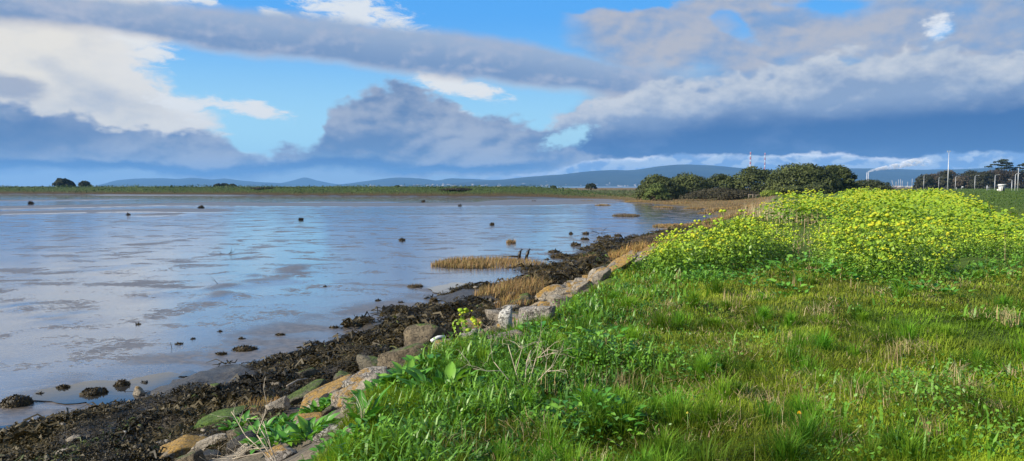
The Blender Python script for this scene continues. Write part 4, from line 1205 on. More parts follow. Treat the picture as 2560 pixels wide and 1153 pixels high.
# ------------------------------------------------------------------ brown cord grass
def cordgrass(px, py, w, h, label, dens=1.0, tone=(0.33, 0.225, 0.095), deep=None, seed=0, dark=0.25):
    q = np.random.default_rng(700 + seed)
    p = hit(px, py + h * 0.35)
    W_ = w / FPX * p.y
    D_ = deep if deep else min(W_ * 0.5, max(0.4, p.y * 0.06))
    hb = min(max(h * 0.62 / FPX * p.y, 0.12), 0.40) * (1.45 if seed in (1, 2, 3, 9, 10, 14, 15, 16) else 1.0)
    n = int(np.clip(W_ * D_ * 900 * dens * (12 / p.y), 150, 3200))
    t = q.uniform(0, 6.28, n); rr = np.sqrt(q.random(n))
    rad = rr * (1 + 0.5 * fbm(np.cos(t) * 1.5 + seed * 3, np.sin(t) * 1.5, seed, 2))
    x = p.x + rad * np.cos(t) * W_ / 2; y = p.y + rad * np.sin(t) * D_
    z = np.maximum(Hgt(x, y), MUD)
    hh = hb * q.uniform(0.65, 1.2, n) * (1 - 0.35 * rr ** 3)
    base = empty('cordgrass_tussock', (p.x, p.y, p.z))
    tag(base, label, 'marsh grass')
    P = np.stack([x - p.x, y - p.y, z - p.z], -1)
    C = jit(tone, n, 0.22, q)
    C[q.random(n) < dark] *= 0.45
    gg = Geo()
    gg.add(*blades(P, hh, np.clip(0.0055 * p.y / 10, 0.0055, 0.05), q.normal(0.4, 1.3, n), q.uniform(0.2, 1.25, n), C, 0.6))
    o = link('blades', gg.mesh('cordgrass_blades', M_DRY), base); o['kind'] = 'stuff'
    # the root mat it stands on
    k = 20
    tk = np.linspace(0, 2 * np.pi, k, endpoint=False)
    rd = 1 + 0.5 * fbm(np.cos(tk) * 1.5 + seed * 3, np.sin(tk) * 1.5, seed, 2)
    V = []
    for f, hz in ((1.0, -0.06), (0.96, 0.03), (0.7, 0.05)):
        V.append(np.stack([rd * f * np.cos(tk) * W_ / 2, rd * f * np.sin(tk) * D_, np.full(k, hz)], -1))
    V = np.concatenate(V + [np.array([[0, 0, 0.06]])])
    V[:, 2] += np.maximum(Hgt(V[:, 0] + p.x, V[:, 1] + p.y), MUD) - p.z
    i = np.arange(k); j = (i + 1) % k
    Q = np.concatenate([np.stack([i + o_, j + o_, j + o_ + k, i + o_ + k], -1) for o_ in (0, k)])
    T = np.stack([i + 2 * k, j + 2 * k, np.full(k, 3 * k)], -1)
    g2 = Geo(); g2.add(V, [Q, T], (0.05, 0.038, 0.022))
    link('root_mat', g2.mesh('root_mat', M_DRY, True), base)
for i, (px, py, w, h, lab) in enumerate(TUSS):
    cordgrass(px, py, w, h, lab, 1.0 if i != 8 else 0.35, (0.16, 0.12, 0.075) if i in (5, 8, 11) else (0.36, 0.235, 0.085) if i in (2, 3, 6) else (0.30, 0.205, 0.09), None, i)

def saltmarsh():
    n = 42000
    r = np.exp(rng.uniform(np.log(60), np.log(290), n)); a = np.radians(rng.uniform(-45, 24, n))
    x, y = r * np.sin(a), r * np.cos(a)
    z, ad, gd, tt = Hgt(x, y, True)
    bank = (1 - sstep(x, 8, 36)) * sstep(y, 150, 190)
    k = (ad > 0.4) & (gd < -1) & ((ad < 7) | (bank < 0.5)) & (ad < 60)
    x, y, z, r = x[k], y[k], z[k], r[k]
    n = len(x)
    C = lerp_c((0.13, 0.09, 0.045), (0.34, 0.22, 0.09), np.clip(0.5 + 1.8 * fbm(x * 0.12, y * 0.25, 131, 3) + rng.normal(0, .15, n), 0, 1))
    C = C * (1 - 0.55 * bank[k][:, None])
    gs = rng.random(n) < 0.2
    C[gs] = jit((0.13, 0.14, 0.05), gs.sum(), .2)
    Gm = Geo()
    Gm.add(*blades(np.stack([x, y, z - 0.02], -1), rng.uniform(0.12, 0.34, n), 0.03 * r / 60, rng.normal(0.4, 1.2, n), rng.uniform(0.1, 0.9, n), C))
    tag(link('saltmarsh_grass', Gm.mesh('saltmarsh_grass', M_DRY)), 'brown saltmarsh grass fringing the mud below the trees', 'marsh grass', None, 'stuff')
saltmarsh()

# ------------------------------------------------------------------ rocks
def rock_mesh(seed, dims, planes=14, sub=3, rough=0.05):
    q = np.random.default_rng(seed)
    bm = bmesh.new()
    bmesh.ops.create_icosphere(bm, subdivisions=sub, radius=1)
    V = np.array([v.co[:] for v in bm.verts]); F = np.array([[v.index for v in f.verts] for f in bm.faces])
    bm.free()
    N = rand_dirs(planes, q)
    N = np.concatenate([N, [[0, 0, 1.0], [0, 0, -1], [1, 0, 0], [-1, 0, 0], [0, 1, 0], [0, -1, 0]] + q.normal(0, 0.30, (6, 3))])
    N /= np.linalg.norm(N, axis=1, keepdims=True)
    d = q.uniform(0.55, 0.80, len(N)); d[-6:] = q.uniform(0.50, 0.68, 6)
    dot = V @ N.T
    r = np.where(dot > 0.05, d / np.maximum(dot, 0.05), 9).min(1)
    r = np.minimum(r, 1.25)
    r = r * (1 + rough * 2 * fbm(V[:, 0] * 2.5 + seed, V[:, 1] * 2.5 + V[:, 2] * 1.7, seed, 3))
    V = V * r[:, None] / 0.72
    return V * np.array(dims) / 2, F

rk = [0]
def rock(px, py, w, h, kind, label, roll=0, yaw=None, name='rock', group=None, deep=0.7, sink=0.25, planes=4, base=None, tiltx=0):
    rk[0] += 1
    q = random.Random(rk[0])
    p = base or hit(px, py + h * 0.40)
    W_ = w / FPX * p.y; Hh = h / FPX * p.y
    V, F = rock_mesh(1000 + rk[0], (W_, W_ * deep, Hh), planes, 4 if w > 45 else (3 if w > 20 else 2))
    me = mesh_np(name, V, [F], ROCKS[kind], None, False)
    o = link(name, me)
    o.location = (p.x, p.y + 0.12 * W_ * deep, p.z + Hh * (0.5 - sink))
    o.rotation_euler = (R(tiltx), R(-roll), R(yaw if yaw is not None else q.uniform(-25, 25)))
    tag(o, label, 'rock', group)
    return o

BIG = [
    (812, 988, 172, 62, 'orange', 'large slanting slab with orange lichen beside grey conglomerate', 24, 18), (922, 958, 112, 50, 'conglomerate', 'grey conglomerate rock right of the orange slanting slab', 8, 10),
    (1008, 890, 134, 66, 'brown', 'big rounded brown boulder above the green plants', 8, 5), (928, 910, 64, 54, 'moss', 'dark mossy boulder leaning on the big brown boulder', -6, 0),
    (1055, 850, 84, 56, 'brown', 'brown boulder wrapped in weed behind the big rounded one', 0, 0), (773, 931, 42, 26, 'moss', 'small square mossy block lying in the wrack', 0, 15), (790, 914, 38, 15, 'grey', 'flat grey stone behind the square mossy block', 4, 0),
    (760, 986, 100, 36, 'moss', 'dark olive slab behind the orange slanting slab', 16, 15), (694, 1012, 54, 38, 'grey', 'rounded grey stone right of the straw coloured grass clump', 22, 10), (794, 1020, 50, 40, 'grey', 'pale grey slab wedged below the orange slanting slab', 38, 10),
    (824, 1090, 68, 58, 'granite', 'round speckled granite boulder in the grass', 10, 0), (880, 1080, 50, 64, 'pink', 'pinkish upright boulder touching the round speckled one', 30, 0), (704, 1136, 86, 40, 'conglomerate', 'low grey rock under the dead branches at the bottom', 12, 0),
    (536, 1056, 160, 34, 'green', 'long slab coated in bright green algae', 15, 20), (440, 1126, 132, 50, 'orange', 'broad lichen covered slab at the bottom edge', 18, 20), (526, 1110, 84, 50, 'grey', 'tilted grey rock right of the broad lichen slab', 24, 10),
    (506, 1094, 34, 22, 'grey', 'small grey stone behind the tilted grey rock', 10, 0), (410, 1110, 64, 16, 'grey', 'thin flat grey stone left of the broad lichen slab', 10, 0), (352, 1072, 20, 30, 'brown', 'small upright stone poking out of the wrack', 4, 0),
    (1371, 740, 74, 34, 'lichen', 'long pale stone lying on the shore below the golden grass', 14, 10), (1292, 757, 50, 20, 'moss', 'mossy stone under the golden cord grass clump', 12, 0), (1239, 787, 52, 34, 'grey', 'square grey block left of the white upright stone', 4, 0),
    (1282, 770, 54, 18, 'grey', 'grey capstone behind the white upright stone', 4, 0), (1345, 786, 112, 62, 'conglomerate', 'rough grey outcrop with orange spots right of the white upright stone', 12, 10), (1180, 818, 48, 36, 'orange', 'orange topped rock behind the lone flowering plant', 10, 0),
    (1232, 828, 64, 28, 'brown', 'dark brown rock under the square grey block', 0, 0), (1265, 846, 124, 40, 'lichen', 'low rubble rock with orange spots beside the dead shrub', 12, 10), (1440, 712, 50, 20, 'orange', 'bright orange rock on the shore crest', 8, 0),
    (1424, 728, 76, 22, 'lichen', 'flat brown rock beneath the bright orange one', 8, 5), (1500, 690, 70, 34, 'lichen', 'first slab of the lichened ledge, lowest end', 24, 20), (1548, 664, 84, 34, 'orange', 'second slab of the lichened ledge, orange edged', 26, 20),
    (1590, 650, 90, 34, 'lichen', 'third slab of the lichened ledge below the yellow plants', 26, 20), (1632, 632, 76, 30, 'orange', 'uppermost slab of the lichened ledge', 26, 20), (1520, 668, 44, 24, 'moss', 'green mossy slab leaning on the lichened ledge', 22, 10),
    (1130, 865, 44, 26, 'brown', 'brown rock left of the lone flowering plant', 20, 0), (1150, 880, 60, 26, 'lichen', 'flat lichened rock at the foot of the lone flowering plant', 16, 0), (620, 1122, 60, 40, 'grey', 'rough grey rock beneath the dead branch', 20, 0),
    (210, 985, 26, 10, 'brown', 'low brown stone in the blue pool'), (345, 980, 34, 20, 'lichen', 'tan stone at the right end of the blue pool'), (362, 956, 16, 8, 'dark', 'round dark stone standing in the narrow pool'),
    (310, 1082, 14, 12, 'pale', 'small white pebble in the wrack'), (152, 1065, 22, 20, 'grey', 'grey stone at the edge of the pale pool'), (668, 958, 30, 14, 'brown', 'flat stone half buried in wrack left of the mossy block'), (862, 940, 60, 22, 'moss', 'olive stone between orange slab and dark boulder'), (690, 960, 26, 12, 'grey', 'grey stone beside the flat half buried one'),
    (1345, 765, 60, 26, 'lichen', 'lichen stone between the rough outcrop and the long pale stone', 12, 5), (1400, 752, 60, 26, 'conglomerate', 'grey rubble block behind the long pale stone', 14, 5),
    (1312, 742, 36, 20, 'moss', 'mossy stone left of the long pale stone', 16, 0), (1460, 715, 46, 26, 'lichen', 'tan stone right of the bright orange rock', 20, 10),
]
for b in BIG:
    px, py, w, h, kind, lab = b[:6]
    roll = b[6] if len(b) > 6 else random.uniform(-8, 12)
    yaw = b[7] if len(b) > 7 else None
    rock(px, py, w, h, kind, lab, roll, yaw)
o = rock(1268, 806, 34, 74, 'pale', 'white upright stone with an orange cap on the shore', 6, 0, 'rock', None, 0.8, 0.02, 2)
# smaller rubble between the big stones
def stone_label(kind, w, y, tt):
    adj = {'grey': 'grey', 'lichen': 'tan lichen spotted', 'orange': 'orange lichened', 'brown': 'brown', 'conglomerate': 'rough gritty', 'moss': 'olive mossy', 'dark': 'black wet'}[kind]
    size_ = 'larger' if w * y / FPX > 0.27 else 'small'
    place = 'below the beet plants' if y < 7 else 'between the mid shore boulders' if y < 12 else 'under the rough grey outcrop' if y < 17 else 'along the lichened ledge'
    row = 'against the grass' if tt > 0.85 else 'down by the wrack'
    lab = '%s %s loose stone %s %s' % (size_, adj, row, place)
    return lab, rng.uniform(-5, 25), None, 'rock', lab
for i in range(140):
    for _ in range(40):
        y = math.exp(rng.uniform(math.log(6.3), math.log(27)))
        gx = np.interp(y, [p[1] for p in G_LINE], [p[0] for p in G_LINE])
        x = gx - rng.uniform(0.05, 3.2)
        _, a, g, tt = Hgt(np.array([x]), np.array([y]), True)
        if 0.60 < tt[0] < 0.99 and abs(x) < 0.8 * y:
            break
    zz = float(Hgt(x, y))
    w = rng.uniform(0.12, 0.52) * FPX / y
    kind = random.choice(['grey', 'lichen', 'lichen', 'lichen', 'grey', 'conglomerate', 'orange', 'brown'] if tt[0] > 0.74 else ['brown', 'moss', 'dark', 'dark'])
    rock(0, 0, w, w * rng.uniform(0.35, 0.7), kind, *stone_label(kind, w, y, tt[0]), 0.8, 0.3, 10, Vector((x, y, zz)))
for i in range(40):
    y = math.exp(rng.uniform(math.log(7), math.log(30)))
    for _ in range(40):
        x = rng.uniform(-8, 3)
        _, a, g, tt = Hgt(np.array([x]), np.array([y]), True)
        if 0.1 < tt[0] < 0.6 and abs(x) < 0.78 * y:
            break
    w = rng.uniform(0.07, 0.22) * FPX / y
    kd = random.choice(['dark', 'grey', 'brown', 'moss'])
    rock(0, 0, w, w * 0.5, kd, *(lambda l: (l, 0, None, 'rock', l))('small %s stone bedded in dark wrack %s' % ({'moss': 'mossy'}.get(kd, kd), 'at the near end' if y < 10.5 else 'at mid shore' if y < 17 else 'at the outer end')), 0.8, 0.25, 6, Vector((x, y, float(Hgt(x, y)) + 0.03)))

# ------------------------------------------------------------------ leafy plants of the bank, each leaf a part
def leaf_mesh(seed, kind='beet'):
    q = np.random.default_rng(seed)
    k = 5
    t = np.linspace(0, 1, k)
    if kind == 'beet':
        wd = np.array([0.10, 0.34, 0.42, 0.30, 0.03]); bend = 0.45
    elif kind == 'dock':
        wd = np.array([0.08, 0.22, 0.26, 0.18, 0.02]); bend = 0.25
    else:
        wd = np.array([0.05, 0.55, 0.62, 0.40, 0.03]); bend = 0.3
    ang = np.cumsum(np.full(k, bend / k)) * 2
    x = np.concatenate([[0], np.cumsum(np.cos(ang[:-1]) / (k - 1))]); z = np.concatenate([[0], -np.cumsum(np.sin(ang[:-1]) / (k - 1)) * 0.9])
    V = []
    for i in range(k):
        wv = wd[i] / 2
        rf = 0.05 * math.sin(i * 2.2 + seed)
        V += [(x[i], -wv, z[i] + wv * 0.5 + rf * wv), (x[i], 0, z[i]), (x[i], wv, z[i] + wv * 0.5 - rf * wv)]
    V = np.array(V)
    F = []
    for i in range(k - 1):
        F += [(3 * i, 3 * i + 1, 3 * i + 4, 3 * i + 3), (3 * i + 1, 3 * i + 2, 3 * i + 5, 3 * i + 4)]
    base = np.array([(0.07, 0.21, 0.022), (0.11, 0.27, 0.03), (0.05, 0.165, 0.02), (0.15, 0.31, 0.035)][seed % 4])
    C = np.repeat(base[None], len(V), 0)
    C[1::3] = np.minimum(C[1::3] * 1.5, 0.5)
    return mesh_np('leaf', V, [np.array(F)], M_LEAF, C, True)
LEAVES = {k: [leaf_mesh(i, k) for i in range(4)] for k in ('beet', 'dock', 'broad')}

def p0(px, py):
    h_ = hit(px, py)
    return math.hypot(h_.x, h_.y)

def leafy(px, py, n, size, kind, label, spread=0.22, up=0.7, group=None, height=0.0):
    if kind == 'beet':
        k_ = 1.2 if p0(px, py) < 6.2 else 0.85
        size *= k_; spread *= k_; height *= k_
    if kind == 'broad':
        size *= 0.62; n = int(n * 1.5); height += 0.05
    p = hit(px, py)
    t = empty('leafy_plant', p, 0)
    tag(t, label, 'plant', group)
    for i in range(n):
        o = link('leaf', LEAVES[kind][random.randrange(4)], t)
        az = random.uniform(0, 2 * math.pi)
        r = spread * math.sqrt(random.random())
        el = R(random.uniform(20, 85)) * up + R(8)
        z = 0.03 + height * random.random() * (1 - (r / spread) ** 2 * 0.5)
        x_, y_ = r * math.cos(az), r * math.sin(az) * 0.8
        o.location = (x_, y_, z + max(float(Hgt(p.x + x_, p.y + y_)) - p.z, -0.25))
        o.rotation_euler = (random.uniform(-0.5, 0.5), -el, az + random.uniform(-0.6, 0.6))
        s = size * random.uniform(0.65, 1.25)
        o.scale = (s, s, s)
PLANTS = [(600, 1075, 44, 0.19, 'beet', 'leftmost glossy beet plant spilling over the near rocks', 0.2, 0.8, 0.08), (690, 1120, 50, 0.19, 'beet', 'glossy beet plant beside the bleached branches', 0.22, 0.8, 0.08), (770, 1105, 50, 0.19, 'beet', 'glossy beet plant left of the speckled granite boulder', 0.22, 0.8, 0.08), (800, 1040, 44, 0.18, 'beet', 'beet plant between the orange slanting slab and the granite boulder', 0.2, 0.8, 0.08),
          (650, 1105, 70, 0.20, 'beet', 'glossy green beet plant above the dead branch at the bottom', 0.24, 0.8, 0.10), (715, 1075, 50, 0.17, 'beet', 'glossy beet plant right of the algae slab', 0.18, 0.8, 0.08),
          (860, 1010, 55, 0.18, 'beet', 'broad beet plant below the orange slanting slab', 0.22, 0.75, 0.1), (930, 1000, 45, 0.17, 'beet', 'beet plant beneath the conglomerate rock', 0.2, 0.75, 0.08), (1010, 965, 45, 0.17, 'beet', 'beet plant right of the conglomerate rock', 0.22, 0.7, 0.08),
          (1080, 930, 40, 0.18, 'beet', 'beet plant below the big rounded boulder', 0.24, 0.7, 0.1), (1110, 990, 40, 0.17, 'beet', 'beet plant in the grass left of the dead shrub', 0.25, 0.7, 0.08), (905, 1070, 9, 0.30, 'dock', 'tall dark dock leaves standing beside the pinkish boulder', 0.05, 1.0, 0.0),
          (930, 1120, 40, 0.10, 'broad', 'bright round leaved plant at the foot of the pinkish boulder', 0.22, 0.5, 0.10), (840, 1140, 34, 0.10, 'broad', 'bright leafy plant below the speckled granite boulder', 0.2, 0.5, 0.08), (1200, 900, 36, 0.17, 'beet', 'beet plant at the foot of the lone flowering plant', 0.25, 0.7, 0.08),
          (1505, 905, 70, 0.13, 'broad', 'dark bramble clump in the middle of the lawn', 0.36, 0.4, 0.30), (1480, 1085, 64, 0.11, 'broad', 'pale green bramble clump near the bottom of the lawn', 0.34, 0.4, 0.22), (1390, 1080, 36, 0.10, 'broad', 'small bramble patch left of the pale green clump', 0.26, 0.4, 0.12),
          (1350, 850, 34, 0.15, 'broad', 'dark leafy tuft right of the dead shrub', 0.25, 0.5, 0.12), (1740, 950, 26, 0.11, 'broad', 'low leafy weed in the middle of the open lawn', 0.22, 0.4, 0.06), (1760, 710, 44, 0.16, 'broad', 'dark leafy clump at the front of the yellow plants', 0.45, 0.5, 0.25),
          (2010, 690, 60, 0.18, 'broad', 'dark green leaf mound in the gap of the yellow plants', 0.8, 0.5, 0.35), (2070, 700, 40, 0.18, 'broad', 'spreading leaf mound right of the gap in the yellow plants', 0.6, 0.5, 0.25), (2320, 735, 40, 0.17, 'broad', 'leafy clump under the dark hollow of the stand', 0.6, 0.5, 0.2),
          (2480, 700, 40, 0.17, 'broad', 'leafy clump at the right hand end of the stand', 0.6, 0.5, 0.25), (1880, 720, 40, 0.16, 'broad', 'leafy clump left of the dark green leaf mound', 0.5, 0.5, 0.22), (1960, 745, 30, 0.15, 'broad', 'rounded leafy tussock on the lawn before the stand', 0.35, 0.5, 0.2)]
for (px, py, n, s, k, lab, sp, up, hh) in PLANTS:
    leafy(px, py, n, s, k, lab, sp, up, None, hh)

# the lone alexanders at the shore edge
p = hit(1165, 905)
t = empty('alexanders_plant', p, 0.6)
tag(t, 'lone flowering alexanders plant among the rocks left of the dead shrub', 'plant', 'alexanders in flower along the bank')
A = ALEX[2]
t.scale = (0.44,) * 3
link('stem', A.stem, t); f = link('foliage', A.foliage, t); f['kind'] = 'stuff'
for (e, s, rx, ry) in A.heads:
    o = link('flower_head', UMB[random.randrange(4)], t)
    o.location = e; o.rotation_euler = (rx, ry, 0); o.scale = (s * 1.5,) * 3

# ------------------------------------------------------------------ dead wood
def twigs(G_, p, d, L, r, depth, q):
    k = 4
    pts = [np.array(p, float)]
    dd = np.array(d, float)
    for i in range(k):
        dd = dd + q.normal(0, 0.10, 3); dd /= np.linalg.norm(dd)
        pts.append(pts[-1] + dd * L / k)
    G_.add(*tube(pts, np.linspace(r, r * 0.55, k + 1), 5), (0.4, 0.32, 0.22))
    if depth > 0:
        for j in range(int(q.integers(2, 4))):
            at_ = pts[int(q.integers(2, k + 1))]
            nd = dd + q.normal(0, 0.55, 3); nd /= np.linalg.norm(nd)
            twigs(G_, at_, nd, L * q.uniform(0.5, 0.75), r * 0.55, depth - 1, q)

def dead_shrub(px, py, dirs, L, r, label, name, depth=3, mat=M_TWIG, seed=1, dz=0):
    q = np.random.default_rng(seed)
    p = hit(px, py)
    t = empty(name, (p.x, p.y, p.z + dz))
    tag(t, label, 'dead wood')
    for d in dirs:
        gg = Geo()
        twigs(gg, (0, 0, -0.03), np.array(d) / np.linalg.norm(d), L * q.uniform(0.8, 1.1), r, depth, q)
        V, F, C = gg.arrays()
        link('branch', mesh_np('branch', V, F, mat, None, True), t)
dead_shrub(1310, 985, ((-0.25, 0.1, 1), (0.35, 0.1, 0.8), (0.05, 0.3, 1), (-0.45, -0.1, 0.8), (0.7, 0.1, 0.6)), 0.44, 0.0052, 'leafless pale shrub standing at the grass edge below the rocks', 'dead_shrub', 3, seed=5)
dead_shrub(700, 1165, ((-0.75, 0.2, 0.62), (-0.5, 0.2, 0.8), (-0.9, 0.1, 0.25), (-0.3, 0.1, 0.5)), 0.34, 0.006, 'bleached leafless branches sprawling over the grey rock at the bottom', 'dead_branch', 3, seed=9)
dead_shrub(905, 1075, ((-0.2, 0, 1), (0.15, 0, 1)), 0.22, 0.004, 'dry brown seed stalk above the pinkish boulder', 'dead_shrub', 2, seed=12)
dead_shrub(1500, 584, ((-0.8, 0, 0.15), (0.8, 0, 0.25), (0.5, 0.2, 0.35), (-0.6, 0, 0.2)), 0.6, 0.018, 'dark tangled branch lying on the mud near the outer wrack', 'dead_branch', 2, M_WETWOOD, 21)
dead_shrub(568, 635, ((-0.8, 0.1, 0.12), (0.9, 0.1, 0.25), (0.5, 0, 0.1)), 0.40, 0.014, 'dark twiggy branch stranded in the middle of the mudflat', 'dead_branch', 2, M_WETWOOD, 22)
dead_shrub(549, 713, ((-0.5, 0, 0.7), (0.8, 0, 0.2)), 0.3, 0.012, 'short dark branch stuck in a mud mound', 'dead_branch', 1, M_WETWOOD, 23)
dead_shrub(430, 872, ((-0.1, 0, 1),), 0.2, 0.008, 'thin dark stick standing upright in the mud', 'stick', 0, M_WETWOOD, 24)
# wrecked timbers behind the grass island
p = hit(1297, 652)
t = empty('driftwood', (p.x, p.y, p.z))
tag(t, 'dark driftwood log with two upright stumps behind the grass island', 'driftwood')
for pts, rad, nm in (([(0.0, 0, 0), (0.02, 0, 0.25), (0.06, 0, 0.42), (0.16, 0, 0.55)], [0.07, 0.08, 0.07, 0.05], 'stump'), ([(0.33, 0.1, 0), (0.38, 0.1, 0.22), (0.44, 0.1, 0.42), (0.54, 0.1, 0.56)], [0.07, 0.07, 0.08, 0.05], 'stump'),
                     ([(-0.75, 0.1, 0.18), (-0.3, 0.05, 0.2), (0.1, 0, 0.18)], [0.03, 0.05, 0.05], 'log')):
    V, F = tube(np.array(pts) * 1.05, rad, 8)
    link(nm, mesh_np(nm, V, F, M_WETWOOD, None, True), t)
def log(px0, py0, px1, py1, rad, mat, label, lift=0.1, name='driftwood'):
    a, b = hit(px0, py0), hit(px1, py1)
    a.z += lift; b.z += lift
    m_ = (a + b) / 2 + Vector((0, 0, 0.03))
    V, F = tube([a[:], (a * 0.6 + m_ * 0.4)[:], m_[:], b[:]], [rad, rad * 1.1, rad, rad * 0.8], 8)
    tag(link(name, mesh_np(name, V, F, mat, None, True)), label, 'driftwood')
log(955, 942, 1010, 908, 0.022, M_DRIFT, 'grey driftwood stick lying along the foot of the big rounded boulder', 0.12)
log(1078, 872, 1112, 860, 0.04, M_WHITE, 'short white bleached log below the weed wrapped boulder', 0.14)
log(718, 990, 770, 970, 0.014, M_DRIFT, 'thin pale stick resting on the dark olive slab', 0.16)
log(690, 905, 770, 880, 0.03, M_WETWOOD, 'dark waterlogged branch half hidden in the wrack', 0.06)

# dandelion
for (px, py, hh, sc, lab) in ((1998, 1080, 0.13, 1.0, 'single orange yellow dandelion flower low on the lawn'), (1718, 1090, 0.16, 0.55, 'pale closed dandelion bud left of the open flower'), (2143, 745, 0.28, 0.9, 'small yellow flower on the lawn before the stand'), (2405, 722, 0.2, 0.5, 'tiny pale flower spike at the right of the stand')):
    p = hit(px, py)
    t = empty('dandelion', p)
    tag(t, lab, 'flower')
    V, F = tube([(0, 0, 0), (0.004, 0, hh * 0.5), (0, 0, hh)], [0.003, 0.0025, 0.0025], 5)
    g1 = Geo(); g1.add(V, F, (0.12, 0.22, 0.05)); link('stem', g1.mesh('dandelion_stem', M_STEM), t)
    n = 44
    az = rng.uniform(0, 6.28, n); el = rng.uniform(0.1, 1.3, n)
    D = np.stack([np.cos(az) * np.cos(el), np.sin(az) * np.cos(el), np.sin(el)], -1)
    g2 = Geo(); g2.add(*cards(D * 0.015 * sc + np.array([0, 0, hh]), D, 0.022 * sc, jit((0.72, 0.40, 0.015) if sc == 1.0 else (0.6, 0.55, 0.1), n, 0.12), 2.5))
    link('flower_head', g2.mesh('dandelion_head', M_FLOWER), t)

# ------------------------------------------------------------------ trees
def tree(name, label, base, lobes, n, leaf, c0, c1, trunk_h, trunk_r, seed, group=None, limbs=5, droop=0.2, cat='tree', skirt=0.0):
    """lobes: (dx, dy, z, rx, ry, rz) ellipsoids that make the crown"""
    q = np.random.default_rng(seed)
    t = empty(name, base)
    tag(t, label, cat, group)
    tr = Geo()
    top = np.mean([l[:3] for l in lobes], 0)
    tp = np.array([(0, 0, -0.4), (0.1 * trunk_h * q.normal(), 0, trunk_h * 0.5), (top[0] * 0.5, top[1] * 0.5, max(trunk_h, top[2] * 0.7))])
    tr.add(*tube(tp, [trunk_r * 1.3, trunk_r, trunk_r * 0.7], 8), (0.1, 0.08, 0.06))
    for l in lobes[:limbs * 2]:
        e = np.array(l[:3]) + q.normal(0, 0.2, 3) * np.array(l[3:]) * 0.6
        m_ = (tp[1] + e) / 2 + np.array([0, 0, -0.1 * trunk_h])
        tr.add(*tube([tp[1] * 0.6 + tp[2] * 0.4, m_, e], [trunk_r * 0.55, trunk_r * 0.4, trunk_r * 0.15], 6), (0.1, 0.08, 0.06))
    V, F, C = tr.arrays()
    link('trunk', mesh_np('trunk', V, F, M_BARK, None, True), t)
    vol = np.array([(l[3] * l[4] * l[5]) ** (2 / 3) for l in lobes]); vol /= vol.sum()
    li = q.choice(len(lobes), n, p=vol)
    Lb = np.array(lobes)[li]
    d = rand_dirs(n, q)
    d[:, 2] = np.where(d[:, 2] < -0.35, -d[:, 2], d[:, 2])
    rad = q.uniform(0.70, 1.10, n)
    wob = 1 + 0.6 * fbm(d[:, 0] * 2.2 + li * 3.7, d[:, 1] * 2.2 + d[:, 2] * 2, seed, 3)
    P = Lb[:, :3] + d * Lb[:, 3:] * (rad * wob)[:, None]
    N = d + q.normal(0, 0.45, (n, 3)) + np.array([0, 0, 0.25])
    lt = q.random(len(lobes))[li]
    tone = np.clip(0.25 + 0.45 * lt + 0.9 * fbm(P[:, 0] / leaf * 0.22, P[:, 2] / leaf * 0.22 + P[:, 1] / leaf * 0.15, seed + 3, 3) + q.normal(0, 0.14, n), 0, 1)
    C = lerp_c(c0, c1, tone)
    P = P[:, :]
    ok = P[:, 2] > 0.05
    g1 = Geo()
    g1.add(*cards(P[ok], N[ok], leaf * q.uniform(0.7, 1.6, ok.sum()), C[ok], 1.5, q, 0.35))
    link('crown', g1.mesh('crown', M_CROWN), t)
    return t

def dome(W_, D_, H_, k, seed, low=0.12):
    """lobes over a filled half-dome of width W, depth D, height H"""
    q = np.random.default_rng(seed)
    out = [(0, 0, H_ * 0.42, W_ * 0.40, D_ * 0.40, H_ * 0.46)]
    for i in range(k):
        f = (i + 0.5) / k
        zc = f ** 0.9
        rr = math.sqrt(max(0, 1 - zc * zc))
        ph = i * 2.39996 + q.uniform(-0.3, 0.3)
        s = W_ * q.uniform(0.11, 0.20)
        sz = min(s * 0.7, H_ * 0.26)
        hs = H_ * q.uniform(0.88, 1.02)
        out.append((rr * math.cos(ph) * (W_ / 2 - s * 0.75), rr * math.sin(ph) * (D_ / 2 - s * 0.6), max(sz * 0.55, zc * (hs - sz)), s, s, sz))
    return out

def tree_px(name, label, px0, px1, ytop, ybase, Y, n, leaf, c0, c1, seed, zbase=None, k=16, group=None, cat='tree', trunk=0.25, low=0.10, wide=1.12):
    n = int(n * 1.45)
    cx = (px0 + px1) / 2
    a = atd(cx, ybase, Y)
    zb = float(max(Hgt(a[0], a[1]), MUD)) if zbase is None else zbase
    W_ = (px1 - px0) / FPX * Y * wide
    H_ = atd(cx, ytop, Y)[2] - zb
    return tree(name, label, (a[0], a[1], zb - 0.05), dome(W_, min(W_ * 0.8, 16), H_, k, seed, low), n, leaf, c0, c1, H_ * 0.35, trunk, seed, group, 4, cat=cat)

OAK0, OAK1 = (0.020, 0.030, 0.009), (0.108, 0.130, 0.038)
tree_px('bushy_tree', 'leftmost long dark evergreen thicket tree sloping down to the mud', 1592, 1700, 434, 488, 186, 5200, 0.42, OAK0, OAK1, 1, k=26)
tree_px('bushy_tree', 'wide flat topped dark evergreen second from the mud', 1660, 1776, 429, 486, 192, 5600, 0.42, OAK0, OAK1, 2, k=28)
tree_px('bushy_tree', 'lower dark evergreen in the dip between the wide ones', 1755, 1850, 430, 484, 196, 4200, 0.42, OAK0, OAK1, 3, k=22)
tree_px('bushy_tree', 'taller dark evergreen in front of the striped chimneys', 1830, 1950, 412, 482, 194, 5600, 0.42, OAK0, OAK1, 4, k=26)
tree_px('bushy_tree', 'biggest round dark evergreen at the middle of the grove', 1925, 2090, 402, 482, 170, 8600, 0.42, OAK0, OAK1, 5, k=38)
tree_px('bushy_tree', 'tall dark evergreen at the right shoulder of the grove', 2040, 2138, 409, 478, 172, 5200, 0.42, OAK0, OAK1, 6, k=24)
